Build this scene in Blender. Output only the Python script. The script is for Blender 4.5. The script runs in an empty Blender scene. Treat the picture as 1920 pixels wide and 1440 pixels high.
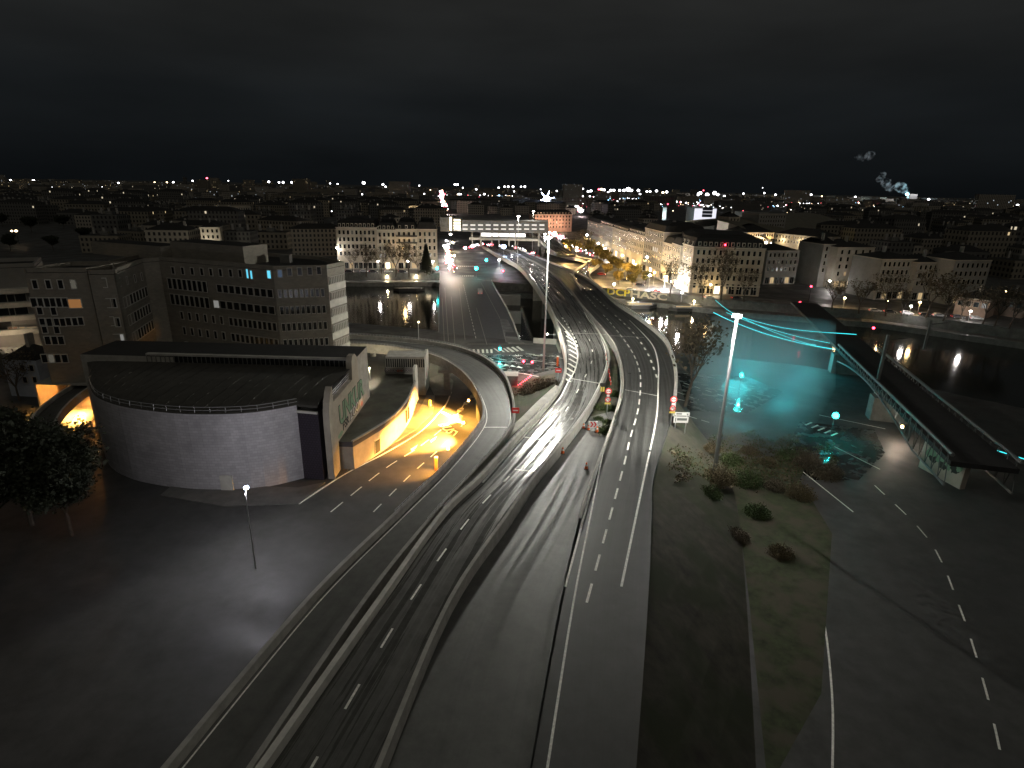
import bpy, bmesh, math, random
from mathutils import Vector, Matrix
R = math.radians
sc = bpy.context.scene
COL = sc.collection
# ------------------------------------------------------------------ camera
H, F, PITCH, ROLL = 45.0, 1088.0, R(18.8), R(1.2)
cp, sp, cr, sr = math.cos(PITCH), math.sin(PITCH), math.cos(ROLL), math.sin(ROLL)
Rt, Up, Fw = Vector((1, 0, 0)), Vector((0, sp, cp)), Vector((0, cp, -sp))
cam_d = bpy.data.cameras.new('camera'); cam = bpy.data.objects.new('camera', cam_d); COL.objects.link(cam)
cx_, cy_ = cr * Rt + sr * Up, -sr * Rt + cr * Up
m = Matrix((cx_, cy_, -Fw)).transposed().to_4x4(); m.translation = (0, 0, H)
cam.matrix_world = m
cam_d.sensor_width = 36; cam_d.lens = F / 1920 * 36; cam_d.clip_end = 30000; cam_d.clip_start = 0.5
sc.camera = cam
# ------------------------------------------------------------------ night sky
w = bpy.data.worlds.new('World'); sc.world = w; w.use_nodes = True
nt = w.node_tree; N = nt.nodes; L = nt.links; N.clear()
out = N.new('ShaderNodeOutputWorld'); bg = N.new('ShaderNodeBackground'); L.new(bg.outputs[0], out.inputs[0])
tc = N.new('ShaderNodeTexCoord'); sep = N.new('ShaderNodeSeparateXYZ'); L.new(tc.outputs['Generated'], sep.inputs[0])
rp = N.new('ShaderNodeValToRGB'); L.new(sep.outputs[2], rp.inputs[0])
e = rp.color_ramp.elements
e[0].position = 0.0; e[0].color = (.005, .0062, .0072, 1); e[1].position = .5; e[1].color = (.032, .032, .028, 1)
x = e.new(.12); x.color = (.0085, .01, .011, 1); x = e.new(.28); x.color = (.0215, .022, .021, 1)
mp = N.new('ShaderNodeMapping'); mp.inputs['Scale'].default_value = (1.2, 1.2, 5); L.new(tc.outputs['Generated'], mp.inputs[0])
no = N.new('ShaderNodeTexNoise'); no.inputs['Scale'].default_value = 1.6; no.inputs['Detail'].default_value = 4; L.new(mp.outputs[0], no.inputs[0])
mr = N.new('ShaderNodeMapRange'); mr.inputs[1].default_value = .3; mr.inputs[2].default_value = .75; mr.inputs[3].default_value = .62; mr.inputs[4].default_value = 1.3
L.new(no.outputs[0], mr.inputs[0])
mx = N.new('ShaderNodeMix'); mx.data_type = 'RGBA'; mx.blend_type = 'MULTIPLY'; mx.inputs[0].default_value = 1
L.new(rp.outputs[0], mx.inputs[6]); L.new(mr.outputs[0], mx.inputs[7]); L.new(mx.outputs[2], bg.inputs[0]); bg.inputs[1].default_value = 1.0
# sky glow of the city: one very weak, very soft lamp
sd = bpy.data.lights.new('night_sky_glow', 'SUN'); sd.energy = .17; sd.angle = R(70); sd.color = (1, .92, .78)
so = bpy.data.objects.new('night_sky_glow', sd); COL.objects.link(so); so.rotation_euler = (R(48), 0, R(20))
sc.view_settings.view_transform = 'Standard'; sc.view_settings.look = 'None'; sc.view_settings.exposure = 0; sc.view_settings.gamma = 1
sc.cycles.max_bounces = 4; sc.cycles.diffuse_bounces = 2; sc.cycles.glossy_bounces = 2; sc.cycles.caustics_reflective = False; sc.cycles.caustics_refractive = False
sc.cycles.sample_clamp_indirect = 3; sc.cycles.use_light_tree = True
# ------------------------------------------------------------------ pixel of the 1920x1440 photograph -> world
def ray(px, py):
    u, v = (px - 960) / F, (720 - py) / F
    u, v = u * cr - v * sr, u * sr + v * cr
    return Rt * u + Up * v + Fw
def P(px, py, z=0.0):
    d = ray(px, py); t = (z - H) / d.z
    return Vector((d.x * t, d.y * t, z))
def PY(px, py, wy):
    d = ray(px, py); t = wy / d.y
    return Vector((d.x * t, wy, H + d.z * t))
def onplane(px, py, A, B):
    d = ray(px, py); n = Vector((B[1] - A[1], A[0] - B[0], 0)); t = (n.x * A[0] + n.y * A[1]) / (n.x * d.x + n.y * d.y)
    return Vector((d.x * t, d.y * t, H + d.z * t))
def pix(p):
    d = Vector(p) - Vector((0, 0, H)); u0, v0, f0 = d.dot(Rt), d.dot(Up), d.dot(Fw)
    if f0 <= 0: return (-999, -999)
    u, v = u0 / f0, v0 / f0
    u, v = u * cr + v * sr, -u * sr + v * cr
    return (960 + u * F, 720 - v * F)
# ------------------------------------------------------------------ materials
MC = {}
def mat(name, col, rough=.8, nscale=None, namt=.25, bump=0, metal=0, emit=None, es=0, spec=.5, brick=None, col2=None, wet=None, coat=0):
    if name in MC: return MC[name]
    M = bpy.data.materials.new(name); MC[name] = M; M.use_nodes = True
    n = M.node_tree.nodes; l = M.node_tree.links; b = n['Principled BSDF']
    b.inputs['Base Color'].default_value = (*col, 1); b.inputs['Roughness'].default_value = rough; b.inputs['Metallic'].default_value = metal
    b.inputs['Specular IOR Level'].default_value = spec; b.inputs['Coat Weight'].default_value = coat
    if emit: b.inputs['Emission Color'].default_value = (*emit, 1); b.inputs['Emission Strength'].default_value = es
    if nscale or brick:
        g = n.new('ShaderNodeNewGeometry'); cur = None
        if nscale:
            t = n.new('ShaderNodeTexNoise'); t.inputs['Scale'].default_value = nscale; t.inputs['Detail'].default_value = 6; t.inputs['Roughness'].default_value = .65
            l.new(g.outputs['Position'], t.inputs['Vector'])
            r = n.new('ShaderNodeMapRange'); r.inputs[1].default_value = .3; r.inputs[2].default_value = .7; r.inputs[3].default_value = 1 - namt; r.inputs[4].default_value = 1 + namt
            l.new(t.outputs[0], r.inputs[0])
            mm = n.new('ShaderNodeMix'); mm.data_type = 'RGBA'; mm.blend_type = 'MULTIPLY'; mm.inputs[0].default_value = 1
            mm.inputs[6].default_value = (*col, 1); l.new(r.outputs[0], mm.inputs[7]); cur = mm.outputs[2]
            if col2:
                t2 = n.new('ShaderNodeTexNoise'); t2.inputs['Scale'].default_value = nscale * .37; t2.inputs['Detail'].default_value = 5
                l.new(g.outputs['Position'], t2.inputs['Vector'])
                r2 = n.new('ShaderNodeMapRange'); r2.inputs[1].default_value = .45; r2.inputs[2].default_value = .6; l.new(t2.outputs[0], r2.inputs[0])
                m2 = n.new('ShaderNodeMix'); m2.data_type = 'RGBA'; l.new(r2.outputs[0], m2.inputs[0]); l.new(cur, m2.inputs[6]); m2.inputs[7].default_value = (*col2, 1); cur = m2.outputs[2]
            if bump:
                bp = n.new('ShaderNodeBump'); bp.inputs['Strength'].default_value = bump; bp.inputs['Distance'].default_value = .05; l.new(t.outputs[0], bp.inputs['Height']); l.new(bp.outputs[0], b.inputs['Normal'])
        if brick:
            # courses: darker joints every brick[1] m in height and brick[0] m along the wall
            sx = n.new('ShaderNodeSeparateXYZ'); l.new(g.outputs['Position'], sx.inputs[0])
            ad = n.new('ShaderNodeMath'); ad.operation = 'ADD'; l.new(sx.outputs[0], ad.inputs[0]); l.new(sx.outputs[1], ad.inputs[1])
            cb = n.new('ShaderNodeCombineXYZ'); l.new(ad.outputs[0], cb.inputs[0]); l.new(sx.outputs[2], cb.inputs[1])
            bt = n.new('ShaderNodeTexBrick'); l.new(cb.outputs[0], bt.inputs['Vector']); bt.inputs['Scale'].default_value = 1
            bt.inputs['Brick Width'].default_value = brick[0]; bt.inputs['Row Height'].default_value = brick[1]; bt.inputs['Mortar Size'].default_value = brick[2]
            bt.inputs['Color1'].default_value = (1, 1, 1, 1); bt.inputs['Color2'].default_value = (.82, .82, .82, 1); bt.inputs['Mortar'].default_value = (*([brick[3]] * 3), 1)
            m3 = n.new('ShaderNodeMix'); m3.data_type = 'RGBA'; m3.blend_type = 'MULTIPLY'; m3.inputs[0].default_value = 1
            if cur: l.new(cur, m3.inputs[6])
            else: m3.inputs[6].default_value = (*col, 1)
            l.new(bt.outputs[0], m3.inputs[7]); cur = m3.outputs[2]
        l.new(cur, b.inputs['Base Color'])
        if wet:
            t3 = n.new('ShaderNodeTexNoise'); t3.inputs['Scale'].default_value = wet[2]; t3.inputs['Detail'].default_value = 5
            l.new(g.outputs['Position'], t3.inputs['Vector'])
            r3 = n.new('ShaderNodeMapRange'); r3.inputs[1].default_value = .38; r3.inputs[2].default_value = .62; r3.inputs[3].default_value = wet[0]; r3.inputs[4].default_value = wet[1]
            l.new(t3.outputs[0], r3.inputs[0]); l.new(r3.outputs[0], b.inputs['Roughness'])
    return M
def emis(name, col, s): return mat(name, (.02, .02, .02), .5, emit=col, es=s)
def road_mat(name, col, r0, r1, tracks):
    # asphalt with rain-wet wheel tracks running along the UV v axis (u in metres across the road)
    if name in MC: return MC[name]
    M = bpy.data.materials.new(name); MC[name] = M; M.use_nodes = True
    n = M.node_tree.nodes; l = M.node_tree.links; b = n['Principled BSDF']
    uv = n.new('ShaderNodeTexCoord')
    g = n.new('ShaderNodeMapping'); g.inputs['Scale'].default_value = (1.3, .022, 1); l.new(uv.outputs['UV'], g.inputs[0])
    t = n.new('ShaderNodeTexNoise'); t.inputs['Scale'].default_value = tracks; t.inputs['Detail'].default_value = 6; t.inputs['Roughness'].default_value = .6; l.new(g.outputs[0], t.inputs['Vector'])
    r = n.new('ShaderNodeMapRange'); r.inputs[1].default_value = .46; r.inputs[2].default_value = .57; r.inputs[3].default_value = r0; r.inputs[4].default_value = r1
    l.new(t.outputs[0], r.inputs[0]); l.new(r.outputs[0], b.inputs['Roughness'])
    t2 = n.new('ShaderNodeTexNoise'); t2.inputs['Scale'].default_value = .6; t2.inputs['Detail'].default_value = 8; t2.inputs['Roughness'].default_value = .7
    geo = n.new('ShaderNodeNewGeometry'); l.new(geo.outputs['Position'], t2.inputs['Vector'])
    cr_ = n.new('ShaderNodeMapRange'); cr_.inputs[1].default_value = .3; cr_.inputs[2].default_value = .7; cr_.inputs[3].default_value = .75; cr_.inputs[4].default_value = 1.25; l.new(t2.outputs[0], cr_.inputs[0])
    ms = n.new('ShaderNodeMapRange'); ms.inputs[1].default_value = .35; ms.inputs[2].default_value = .65; ms.inputs[3].default_value = .8; ms.inputs[4].default_value = 1.15; l.new(t.outputs[0], ms.inputs[0])
    mu = n.new('ShaderNodeMath'); mu.operation = 'MULTIPLY'; l.new(cr_.outputs[0], mu.inputs[0]); l.new(ms.outputs[0], mu.inputs[1])
    mm = n.new('ShaderNodeMix'); mm.data_type = 'RGBA'; mm.blend_type = 'MULTIPLY'; mm.inputs[0].default_value = 1; mm.inputs[6].default_value = (*col, 1); l.new(mu.outputs[0], mm.inputs[7]); l.new(mm.outputs[2], b.inputs['Base Color'])
    t4 = n.new('ShaderNodeTexNoise'); t4.inputs['Scale'].default_value = 9; l.new(geo.outputs['Position'], t4.inputs['Vector'])
    bp = n.new('ShaderNodeBump'); bp.inputs['Strength'].default_value = .12; bp.inputs['Distance'].default_value = .03; l.new(t4.outputs[0], bp.inputs['Height']); l.new(bp.outputs[0], b.inputs['Normal'])
    return M
ASPH = mat('asphalt', (.05, .05, .048), .5, .5, .3, .15, wet=(.5, .8, .12))
ROADN = road_mat('asphalt_wet_tracks', (.075, .074, .068), .2, .9, 1.0)
ROADB = road_mat('asphalt_bridge', (.06, .062, .064), .55, .8, 1.0)
ROADD = road_mat('asphalt_dark', (.045, .046, .044), .42, .62, 1.0)
ROADR = road_mat('asphalt_ramp', (.085, .085, .08), .5, .7, 1.0)
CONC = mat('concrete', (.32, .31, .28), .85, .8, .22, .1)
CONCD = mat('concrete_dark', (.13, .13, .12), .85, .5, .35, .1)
CONCL = mat('concrete_light', (.5, .49, .44), .8, .6, .2)
PAINT = mat('road_paint', (.78, .78, .72), .55, 3.0, .3)
GRASS = mat('grass_ground', (.035, .045, .018), .95, .8, .45, .5, col2=(.06, .052, .035))
EARTH = mat('earth', (.055, .05, .038), .95, .5, .4, .4, col2=(.035, .04, .02))
PAVE = mat('pavement', (.11, .108, .1), .6, .7, .25, .1, wet=(.35, .7, .2))
BRICKW = mat('brown_brick', (.24, .22, .185), .85, .35, .12, brick=(.9, .32, .012, .8))
TILEW = mat('white_tile', (.44, .43, .445), .6, .22, .16, brick=(.9, .45, .03, .72))
STONE = mat('beige_stone', (.34, .30, .235), .85, .3, .15)
STONE2 = mat('pale_stone', (.42, .38, .31), .85, .3, .15)
STONE3 = mat('grey_stone', (.27, .26, .24), .85, .3, .15)
ROOFD = mat('dark_roof', (.014, .0135, .013), .85, .5, .4)
SLATE = mat('slate_roof', (.03, .03, .03), .7, .7, .4)
GLASS = mat('dark_glass', (.012, .013, .014), .25)
FRAME = mat('window_frame', (.42, .4, .36), .7)
DARK = mat('dark_metal', (.03, .03, .03), .55, metal=.3)
STEEL = mat('galvanised_steel', (.42, .43, .43), .5, metal=.3)
WHITEP = mat('white_paint', (.8, .8, .78), .5)
REDP = mat('red_paint', (.62, .03, .025), .5)
YELP = mat('yellow_paint', (.75, .6, .12), .5)
BARK = mat('bark', (.075, .06, .045), .9, 2.0, .3)
TWIG = mat('twigs', (.085, .07, .05), .9)
LEAF = mat('dark_leaves', (.02, .026, .012), .8, .5, .4)
LEAF2 = mat('autumn_leaves', (.16, .12, .035), .8, .5, .4)
RUBBER = mat('tyre_rubber', (.015, .015, .015), .8)
E_W = emis('lamp_white', (1, .95, .88), 40); E_WARM = emis('lamp_warm', (1, .72, .32), 30); E_COOL = emis('lamp_cool', (.6, .72, 1), 40)
E_CY = emis('signal_green', (.02, .85, .8), 26); E_RED = emis('signal_red', (1, .03, .06), 22); E_SHOP = emis('shop_light', (1, .8, .5), 5)
E_SODIUM = emis('lamp_sodium', (1, .5, .12), 60)
WLIT = emis('window_lit_warm', (1, .72, .38), .55); WLITW = emis('window_lit_white', (.8, .9, 1), .8); WCY = emis('window_lit_cyan', (.15, .75, 1), 1.0); WDIM = emis('window_lit_dim', (.8, .75, .6), .1)
# ------------------------------------------------------------------ mesh builder
def setp(o, label=None, cat=None, group=None, kind=None):
    if label: o['label'] = label
    if cat: o['category'] = cat
    if group: o['group'] = group
    if kind: o['kind'] = kind
    return o
def empty(name, loc, label, cat, group=None):
    o = bpy.data.objects.new(name, None); COL.objects.link(o); o.location = loc; o.empty_display_size = .5
    return setp(o, label, cat, group)
def wloc(o):
    v = Vector((0, 0, 0))
    while o: v = v + Vector(o.location); o = o.parent
    return v
class MB:
    def __init__(s): s.v = []; s.f = []; s.m = []; s.uv = {}; s.mats = []
    def mi(s, M):
        if M not in s.mats: s.mats.append(M)
        return s.mats.index(M)
    def face(s, pts, M, uv=None):
        i = len(s.v); s.v += [tuple(p) for p in pts]; s.f.append(tuple(range(i, i + len(pts)))); s.m.append(s.mi(M))
        if uv: s.uv[len(s.f) - 1] = uv
    def box(s, c, size, M, rz=0, tilt=None):
        hx, hy, hz = size[0] / 2, size[1] / 2, size[2] / 2; ca, sa = math.cos(rz), math.sin(rz)
        q = []
        for dx, dy, dz in ((-1, -1, -1), (1, -1, -1), (1, 1, -1), (-1, 1, -1), (-1, -1, 1), (1, -1, 1), (1, 1, 1), (-1, 1, 1)):
            x, y = dx * hx, dy * hy; q.append((c[0] + x * ca - y * sa, c[1] + x * sa + y * ca, c[2] + dz * hz))
        i = len(s.v); s.v += q; k = s.mi(M)
        for f in ((0, 3, 2, 1), (4, 5, 6, 7), (0, 1, 5, 4), (1, 2, 6, 5), (2, 3, 7, 6), (3, 0, 4, 7)):
            s.f.append(tuple(i + j for j in f)); s.m.append(k)
    def tube(s, p, q, r0, r1, M, n=6, cap=True):
        p, q = Vector(p), Vector(q); d = q - p
        if d.length < 1e-6: return
        d.normalize(); a = d.cross(Vector((0, 0, 1)) if abs(d.z) < .9 else Vector((1, 0, 0))).normalized(); b = d.cross(a)
        i = len(s.v); k = s.mi(M)
        for c, r in ((p, r0), (q, r1)):
            for j in range(n):
                t = 2 * math.pi * j / n; s.v.append(tuple(c + a * (r * math.cos(t)) + b * (r * math.sin(t))))
        for j in range(n):
            s.f.append((i + j, i + (j + 1) % n, i + n + (j + 1) % n, i + n + j)); s.m.append(k)
        if cap and n > 3:
            s.f.append(tuple(i + n + j for j in range(n))); s.m.append(k); s.f.append(tuple(i + n - 1 - j for j in range(n))); s.m.append(k)
    def prism(s, pts, z0, z1, M, Mtop=None, bottom=False):
        n = len(pts); Mtop = Mtop or M
        A = sum(pts[i][0] * pts[(i + 1) % n][1] - pts[(i + 1) % n][0] * pts[i][1] for i in range(n))
        if A < 0: pts = list(reversed(pts))
        for i in range(n):
            a, b = pts[i], pts[(i + 1) % n]
            s.face([(a[0], a[1], z0), (b[0], b[1], z0), (b[0], b[1], z1), (a[0], a[1], z1)], M)
        s.face([(p[0], p[1], z1) for p in pts], Mtop)
        if bottom: s.face([(p[0], p[1], z0) for p in reversed(pts)], M)
    def wallstrip(s, A, B, z0, z1, th, M, off=0):
        # box along A->B, off metres in front (towards the right-hand side of A->B, i.e. the viewer's side)
        A, B = Vector((A[0], A[1], 0)), Vector((B[0], B[1], 0)); d = B - A; ln = d.length
        if ln < .01: return
        n = Vector((d.y, -d.x, 0)) / ln; c = (A + B) / 2 + n * (off + 0)
        s.box((c.x, c.y, (z0 + z1) / 2), (ln, th, z1 - z0), M, math.atan2(d.y, d.x))
    def sphere(s, c, r, M, seg=10, rings=6, sz=1):
        i = len(s.v); k = s.mi(M)
        for a in range(rings + 1):
            for b in range(seg):
                th, ph = math.pi * a / rings, 2 * math.pi * b / seg
                s.v.append((c[0] + r * math.sin(th) * math.cos(ph), c[1] + r * math.sin(th) * math.sin(ph), c[2] + r * sz * math.cos(th)))
        for a in range(rings):
            for b in range(seg):
                s.f.append((i + a * seg + b, i + (a + 1) * seg + b, i + (a + 1) * seg + (b + 1) % seg, i + a * seg + (b + 1) % seg)); s.m.append(k)
    def mesh(s, name, org=(0, 0, 0), smooth=False):
        me = bpy.data.meshes.new(name); me.from_pydata([(x - org[0], y - org[1], z - org[2]) for x, y, z in s.v], [], s.f)
        for M in s.mats: me.materials.append(M)
        me.polygons.foreach_set('material_index', s.m)
        if s.uv:
            lay = me.uv_layers.new(name='uv')
            for fi, uvs in s.uv.items():
                for li, u in zip(me.polygons[fi].loop_indices, uvs): lay.data[li].uv = u
        if smooth: me.polygons.foreach_set('use_smooth', [True] * len(s.f))
        me.update(); return me
    def build(s, name, parent=None, label=None, cat=None, group=None, kind=None, smooth=False, pivot=None):
        if not s.f: return None
        if parent: org = wloc(parent)
        else:
            xs = [v[0] for v in s.v]; ys = [v[1] for v in s.v]; zs = [v[2] for v in s.v]
            org = Vector(pivot) if pivot else Vector(((min(xs) + max(xs)) / 2, (min(ys) + max(ys)) / 2, min(zs)))
        o = bpy.data.objects.new(name, s.mesh(name, org, smooth)); COL.objects.link(o)
        if parent: o.parent = parent
        else: o.location = org
        return setp(o, label, cat, group, kind)
def copy_tree(o, parent=None):
    c = o.copy(); COL.objects.link(c); c.parent = parent
    for ch in list(o.children): copy_tree(ch, c)
    return c
def place(proto, used, loc, rz=0, s=1, label=None, group=None):
    o = proto if not used else copy_tree(proto)
    o.location = loc; o.rotation_euler = (0, 0, rz); o.scale = (s, s, s)
    if label: o['label'] = label
    if group: o['group'] = group
    return o
def light(loc, watts, col, parent=None, r=.3, name='lamp_light', spot=None, aim=None):
    d = bpy.data.lights.new(name, 'SPOT' if spot else 'POINT'); d.energy = watts; d.color = col; d.shadow_soft_size = r
    o = bpy.data.objects.new(name, d); COL.objects.link(o)
    if spot: d.spot_size = R(spot); d.spot_blend = .6
    if aim is not None: o.rotation_euler = (Vector(aim) - Vector(loc)).to_track_quat('-Z', 'Y').to_euler()
    if parent: o.parent = parent; o.location = Vector(loc) - wloc(parent)
    else: o.location = loc
    return o
def text(body, size, M, name, parent=None, extr=.02, bold=0):
    cu = bpy.data.curves.new(name, 'FONT'); cu.body = body; cu.size = size; cu.extrude = extr; cu.align_x = 'CENTER'; cu.align_y = 'CENTER'; cu.offset = bold; cu.resolution_u = 3
    t = bpy.data.objects.new('tmp', cu); COL.objects.link(t)
    me = bpy.data.meshes.new_from_object(t.evaluated_get(bpy.context.evaluated_depsgraph_get())); bpy.data.objects.remove(t)
    me.materials.clear(); me.materials.append(M)
    o = bpy.data.objects.new(name, me); COL.objects.link(o)
    if parent: o.parent = parent
    return o
ORD = ['first', 'second', 'third', 'fourth', 'fifth', 'sixth', 'seventh', 'eighth', 'ninth', 'tenth', 'eleventh', 'twelfth', 'thirteenth', 'fourteenth', 'fifteenth', 'sixteenth', 'seventeenth', 'eighteenth', 'nineteenth', 'twentieth']
def cr_spline(pts, n):
    out = []; m_ = len(pts)
    for i in range(m_ - 1):
        p0, p1, p2, p3 = pts[max(i - 1, 0)], pts[i], pts[i + 1], pts[min(i + 2, m_ - 1)]
        for k in range(n):
            t = k / n; out.append(.5 * ((2 * p1) + (p2 - p0) * t + (2 * p0 - 5 * p1 + 4 * p2 - p3) * t * t + (3 * p1 - p0 - 3 * p2 + p3) * t ** 3))
    out.append(pts[-1]); return out
def quadline(mb, pts, wd, M, dz=0, dash=None, start=0):
    # painted line following pts; dash = (on, off) in metres
    pts = [Vector(p) for p in pts]; acc = start
    for a, b in zip(pts, pts[1:]):
        d = b - a; ln = d.length
        if ln < 1e-4: continue
        u = d / ln; nn = Vector((-u.y, u.x, 0)).normalized() * (wd / 2); z = Vector((0, 0, dz))
        if not dash: mb.face([a - nn + z, b - nn + z, b + nn + z, a + nn + z][::1], M); continue
        s = 0
        while s < ln:
            ph = acc % (dash[0] + dash[1])
            if ph < dash[0]:
                t = min(dash[0] - ph, ln - s); p, q = a + u * s, a + u * (s + t); mb.face([p - nn + z, q - nn + z, q + nn + z, p + nn + z], M)
            else: t = min(dash[0] + dash[1] - ph, ln - s)
            s += t + 1e-5; acc += t + 1e-5
def offs(pts, d):
    o = []
    for i, p in enumerate(pts):
        a, b = pts[max(i - 1, 0)], pts[min(i + 1, len(pts) - 1)]; u = (b - a); u.z = 0; u.normalize(); o.append(p + Vector((u.y, -u.x, 0)) * d)
    return o
def ribbon_mesh(mb, Lp, Rp, M, thick, Mside):
    v = 0
    for i in range(len(Lp) - 1):
        a, b, c, d = Lp[i], Rp[i], Rp[i + 1], Lp[i + 1]; wd = (a - b).length; w2 = (c - d).length; dv = ((c + d) - (a + b)).length / 2
        mb.face([a, b, c, d], M, [(0, v), (wd, v), (w2, v + dv), (0, v + dv)]); v += dv
        t = Vector((0, 0, -thick))
        if thick:
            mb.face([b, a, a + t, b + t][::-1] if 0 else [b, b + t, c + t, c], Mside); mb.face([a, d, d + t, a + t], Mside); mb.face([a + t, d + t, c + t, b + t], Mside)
def parapet(pts, h, th, M, side, drop=1.0):
    # wall standing on the edge: side=+1 to the right of the direction of travel
    mb = MB(); inn = pts; outr = offs(pts, side * th)
    for i in range(len(pts) - 1):
        a, b, c, d = inn[i], inn[i + 1], outr[i + 1], outr[i]; up = Vector((0, 0, h)); dn = Vector((0, 0, -drop))
        mb.face([a, b, b + up, a + up], M); mb.face([d + dn, d + up, c + up, c + dn], M); mb.face([a + up, b + up, c + up, d + up], M); mb.face([a, d + dn, c + dn, b], M)
    return mb
def rail(mb, pts, h, step, M, r=.04, bars=2, z0=0):
    pts = [Vector(p) for p in pts]; nxt = 0
    for a, b in zip(pts, pts[1:]):
        ln = (b - a).length; u = (b - a).normalized() if ln else Vector((1, 0, 0))
        for k in range(bars):
            z = Vector((0, 0, z0 + h * (1 - k / bars))); mb.tube(a + z, b + z, r, r, M, 4, False)
        s = nxt
        while s < ln: mb.tube(a + u * s + Vector((0, 0, z0)), a + u * s + Vector((0, 0, z0 + h)), r, r, M, 4, False); s += step
        nxt = s - ln
# ================================================================== ground, river, banks
NB = [Vector(p) for p in ((-900, 235, 0), (-62, 195, 0), (-32, 187, 0))] + [P(824, 620, 0), P(1000, 640, 0), P(1046, 646, 0)] + [Vector(p) for p in ((48, 164, 0), (80, 153, 0), (99, 139, 0), (122, 116, 0), (160, 98, 0), (900, 60, 0))]
FB = [Vector((-900, 372, 0)), P(600, 512), P(820, 512), P(940, 530), P(1130, 538), P(1250, 549), P(1350, 560), P(1420, 566), P(1640, 582), P(1920, 618), Vector((900, 60, 0))]
FB[-1] = FB[-2] + (FB[-2] - FB[-3]) * 14
NB[-1] = Vector((1500, 20, 0))
g = MB()
g.face([(-9000, -600, 0), (9000, -600, 0), (9000, 0, 0)] + [tuple(p) for p in reversed(NB)] + [(-9000, 235, 0)], ASPH)
fbx = FB[-1]
g.face([(-9000, 372, 0)] + [tuple(p) for p in FB] + [(9000, fbx.y, 0), (9000, 16000, 0), (-9000, 16000, 0)], ASPH)
g.build('ground', kind='structure', pivot=(0, 0, 0))
WAT = mat('river_water', (.012, .014, .012), .09, .35, .2, .55, spec=.6)
MC['river_water'].node_tree.nodes['Principled BSDF'].inputs['IOR'].default_value = 1.33
wv = MB(); wv.face([(-9000, -200, -6), (9000, -200, -6), (9000, 900, -6), (-9000, 900, -6)], WAT); wv.build('river', kind='structure', pivot=(0, 0, -6))
mb = MB()
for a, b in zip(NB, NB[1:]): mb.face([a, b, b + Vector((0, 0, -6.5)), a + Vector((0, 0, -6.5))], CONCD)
mb.build('quay_wall', label='dark concrete embankment wall along the near river bank', cat='quay wall')
# far bank: upper wall, lower quay strip, lower wall
mb = MB(); out_ = [p + Vector((0, -7, 0)) for p in FB]
for i in range(len(FB) - 1):
    a, b, c, d = FB[i], FB[i + 1], out_[i + 1], out_[i]; z4 = Vector((0, 0, -3.8)); z7 = Vector((0, 0, -6.5))
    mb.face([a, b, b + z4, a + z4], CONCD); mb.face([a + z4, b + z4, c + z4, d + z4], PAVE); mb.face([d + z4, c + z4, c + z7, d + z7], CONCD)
fq = mb.build('quay_wall', label='stone quay wall of the far bank with lettering above a low landing', cat='quay wall', pivot=(0, 300, -6))
gm_y = mat('graffiti_yellow', (.85, .7, .08), .7); gm_k = mat('graffiti_grey', (.6, .54, .42), .7)
def wall_text(body, A, B, zc, size, M, parent, frac=.5, bold=.03, sx=1):
    d = (B - A); d.z = 0; t = text(body, size, M, 'lettering', parent, .03, bold); c = A.lerp(B, frac); n = Vector((d.y, -d.x, 0)).normalized()
    loc = Vector((c.x, c.y, zc)) + n * .06; t.location = loc - (wloc(parent) if parent else Vector()); t.rotation_euler = (R(90), 0, math.atan2(d.y, d.x)); t.scale = (sx, 1, 1); return t
qa, qb = FB[4], FB[5]
t1 = wall_text('DCP', qa, qb, -2.0, 4.3, gm_y, fq, .255, .12, 1.35); t1['label'] = 'yellow painted letters on the quay wall'
t2 = wall_text('HASC', qa, qb, -2.2, 4.3, gm_k, fq, .73, .12, 1.6); t2['label'] = 'grey painted letters on the quay wall'
# ================================================================== Road viaducts
def zr(py): return 7.0 if py >= 545 else max(1.2, 7.0 - (545 - py) * .08)
def V(px, py): return P(px, py, zr(py))
def stations(st, zf, n=6):
    Lp = cr_spline([P(a[0], a[1], zf(a[1]) if callable(zf) else zf) for a, b in st], n); Rp = cr_spline([P(b[0], b[1], zf(b[1]) if callable(zf) else zf) for a, b in st], n)
    if st[0][0][1] > 1200: Lp.insert(0, Lp[0] + (Lp[0] - Lp[1]).normalized() * 90); Rp.insert(0, Rp[0] + (Rp[0] - Rp[1]).normalized() * 90)
    return Lp, Rp
ramp_st = [((300, 1480), (450, 1480)), ((590, 1130), (690, 1125)), ((745, 975), (815, 970)), ((828, 894), (884, 895)), ((869, 848), (917, 858)), ((895, 815), (945, 822)), ((909, 787), (960, 790)), ((904, 755), (958, 750)), ((885, 720), (942, 708)), ((855, 692), (905, 676)), ((815, 672), (850, 655)), ((760, 659), (785, 644)), ((700, 652), (705, 637)), ((640, 650), (640, 634)), ((560, 651), (560, 636)), ((430, 655), (430, 641))]
rL, rR = stations(ramp_st, 6.0)
rt = empty('loop_ramp', (P(900, 787, 0).x, P(900, 787, 0).y, 0), 'narrow grey loop ramp on columns curving left above the orange-lit street', 'road ramp')
mb = MB(); ribbon_mesh(mb, rL, rR, ROADR, 1.3, CONCD); mb.build('deck', rt)
parapet(rL, .95, .45, CONC, -1, 1.3).build('parapet', rt, label='inner kerb wall with railing')
parapet(rR, .95, .45, CONC, 1, 1.3).build('parapet', rt, label='outer kerb wall with railing')
for pts, s_ in ((offs(rL, -.25), 1), (offs(rR, .25), -1)):
    mb = MB(); rail(mb, [p + Vector((0, 0, .95)) for p in pts if p.y > 60], .45, .9, STEEL, .035, 2); mb.build('railing', rt)
mb = MB(); quadline(mb, offs(rL, .35), .14, PAINT, .012); quadline(mb, offs(rR, -.35), .16, PAINT, .012)
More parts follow.
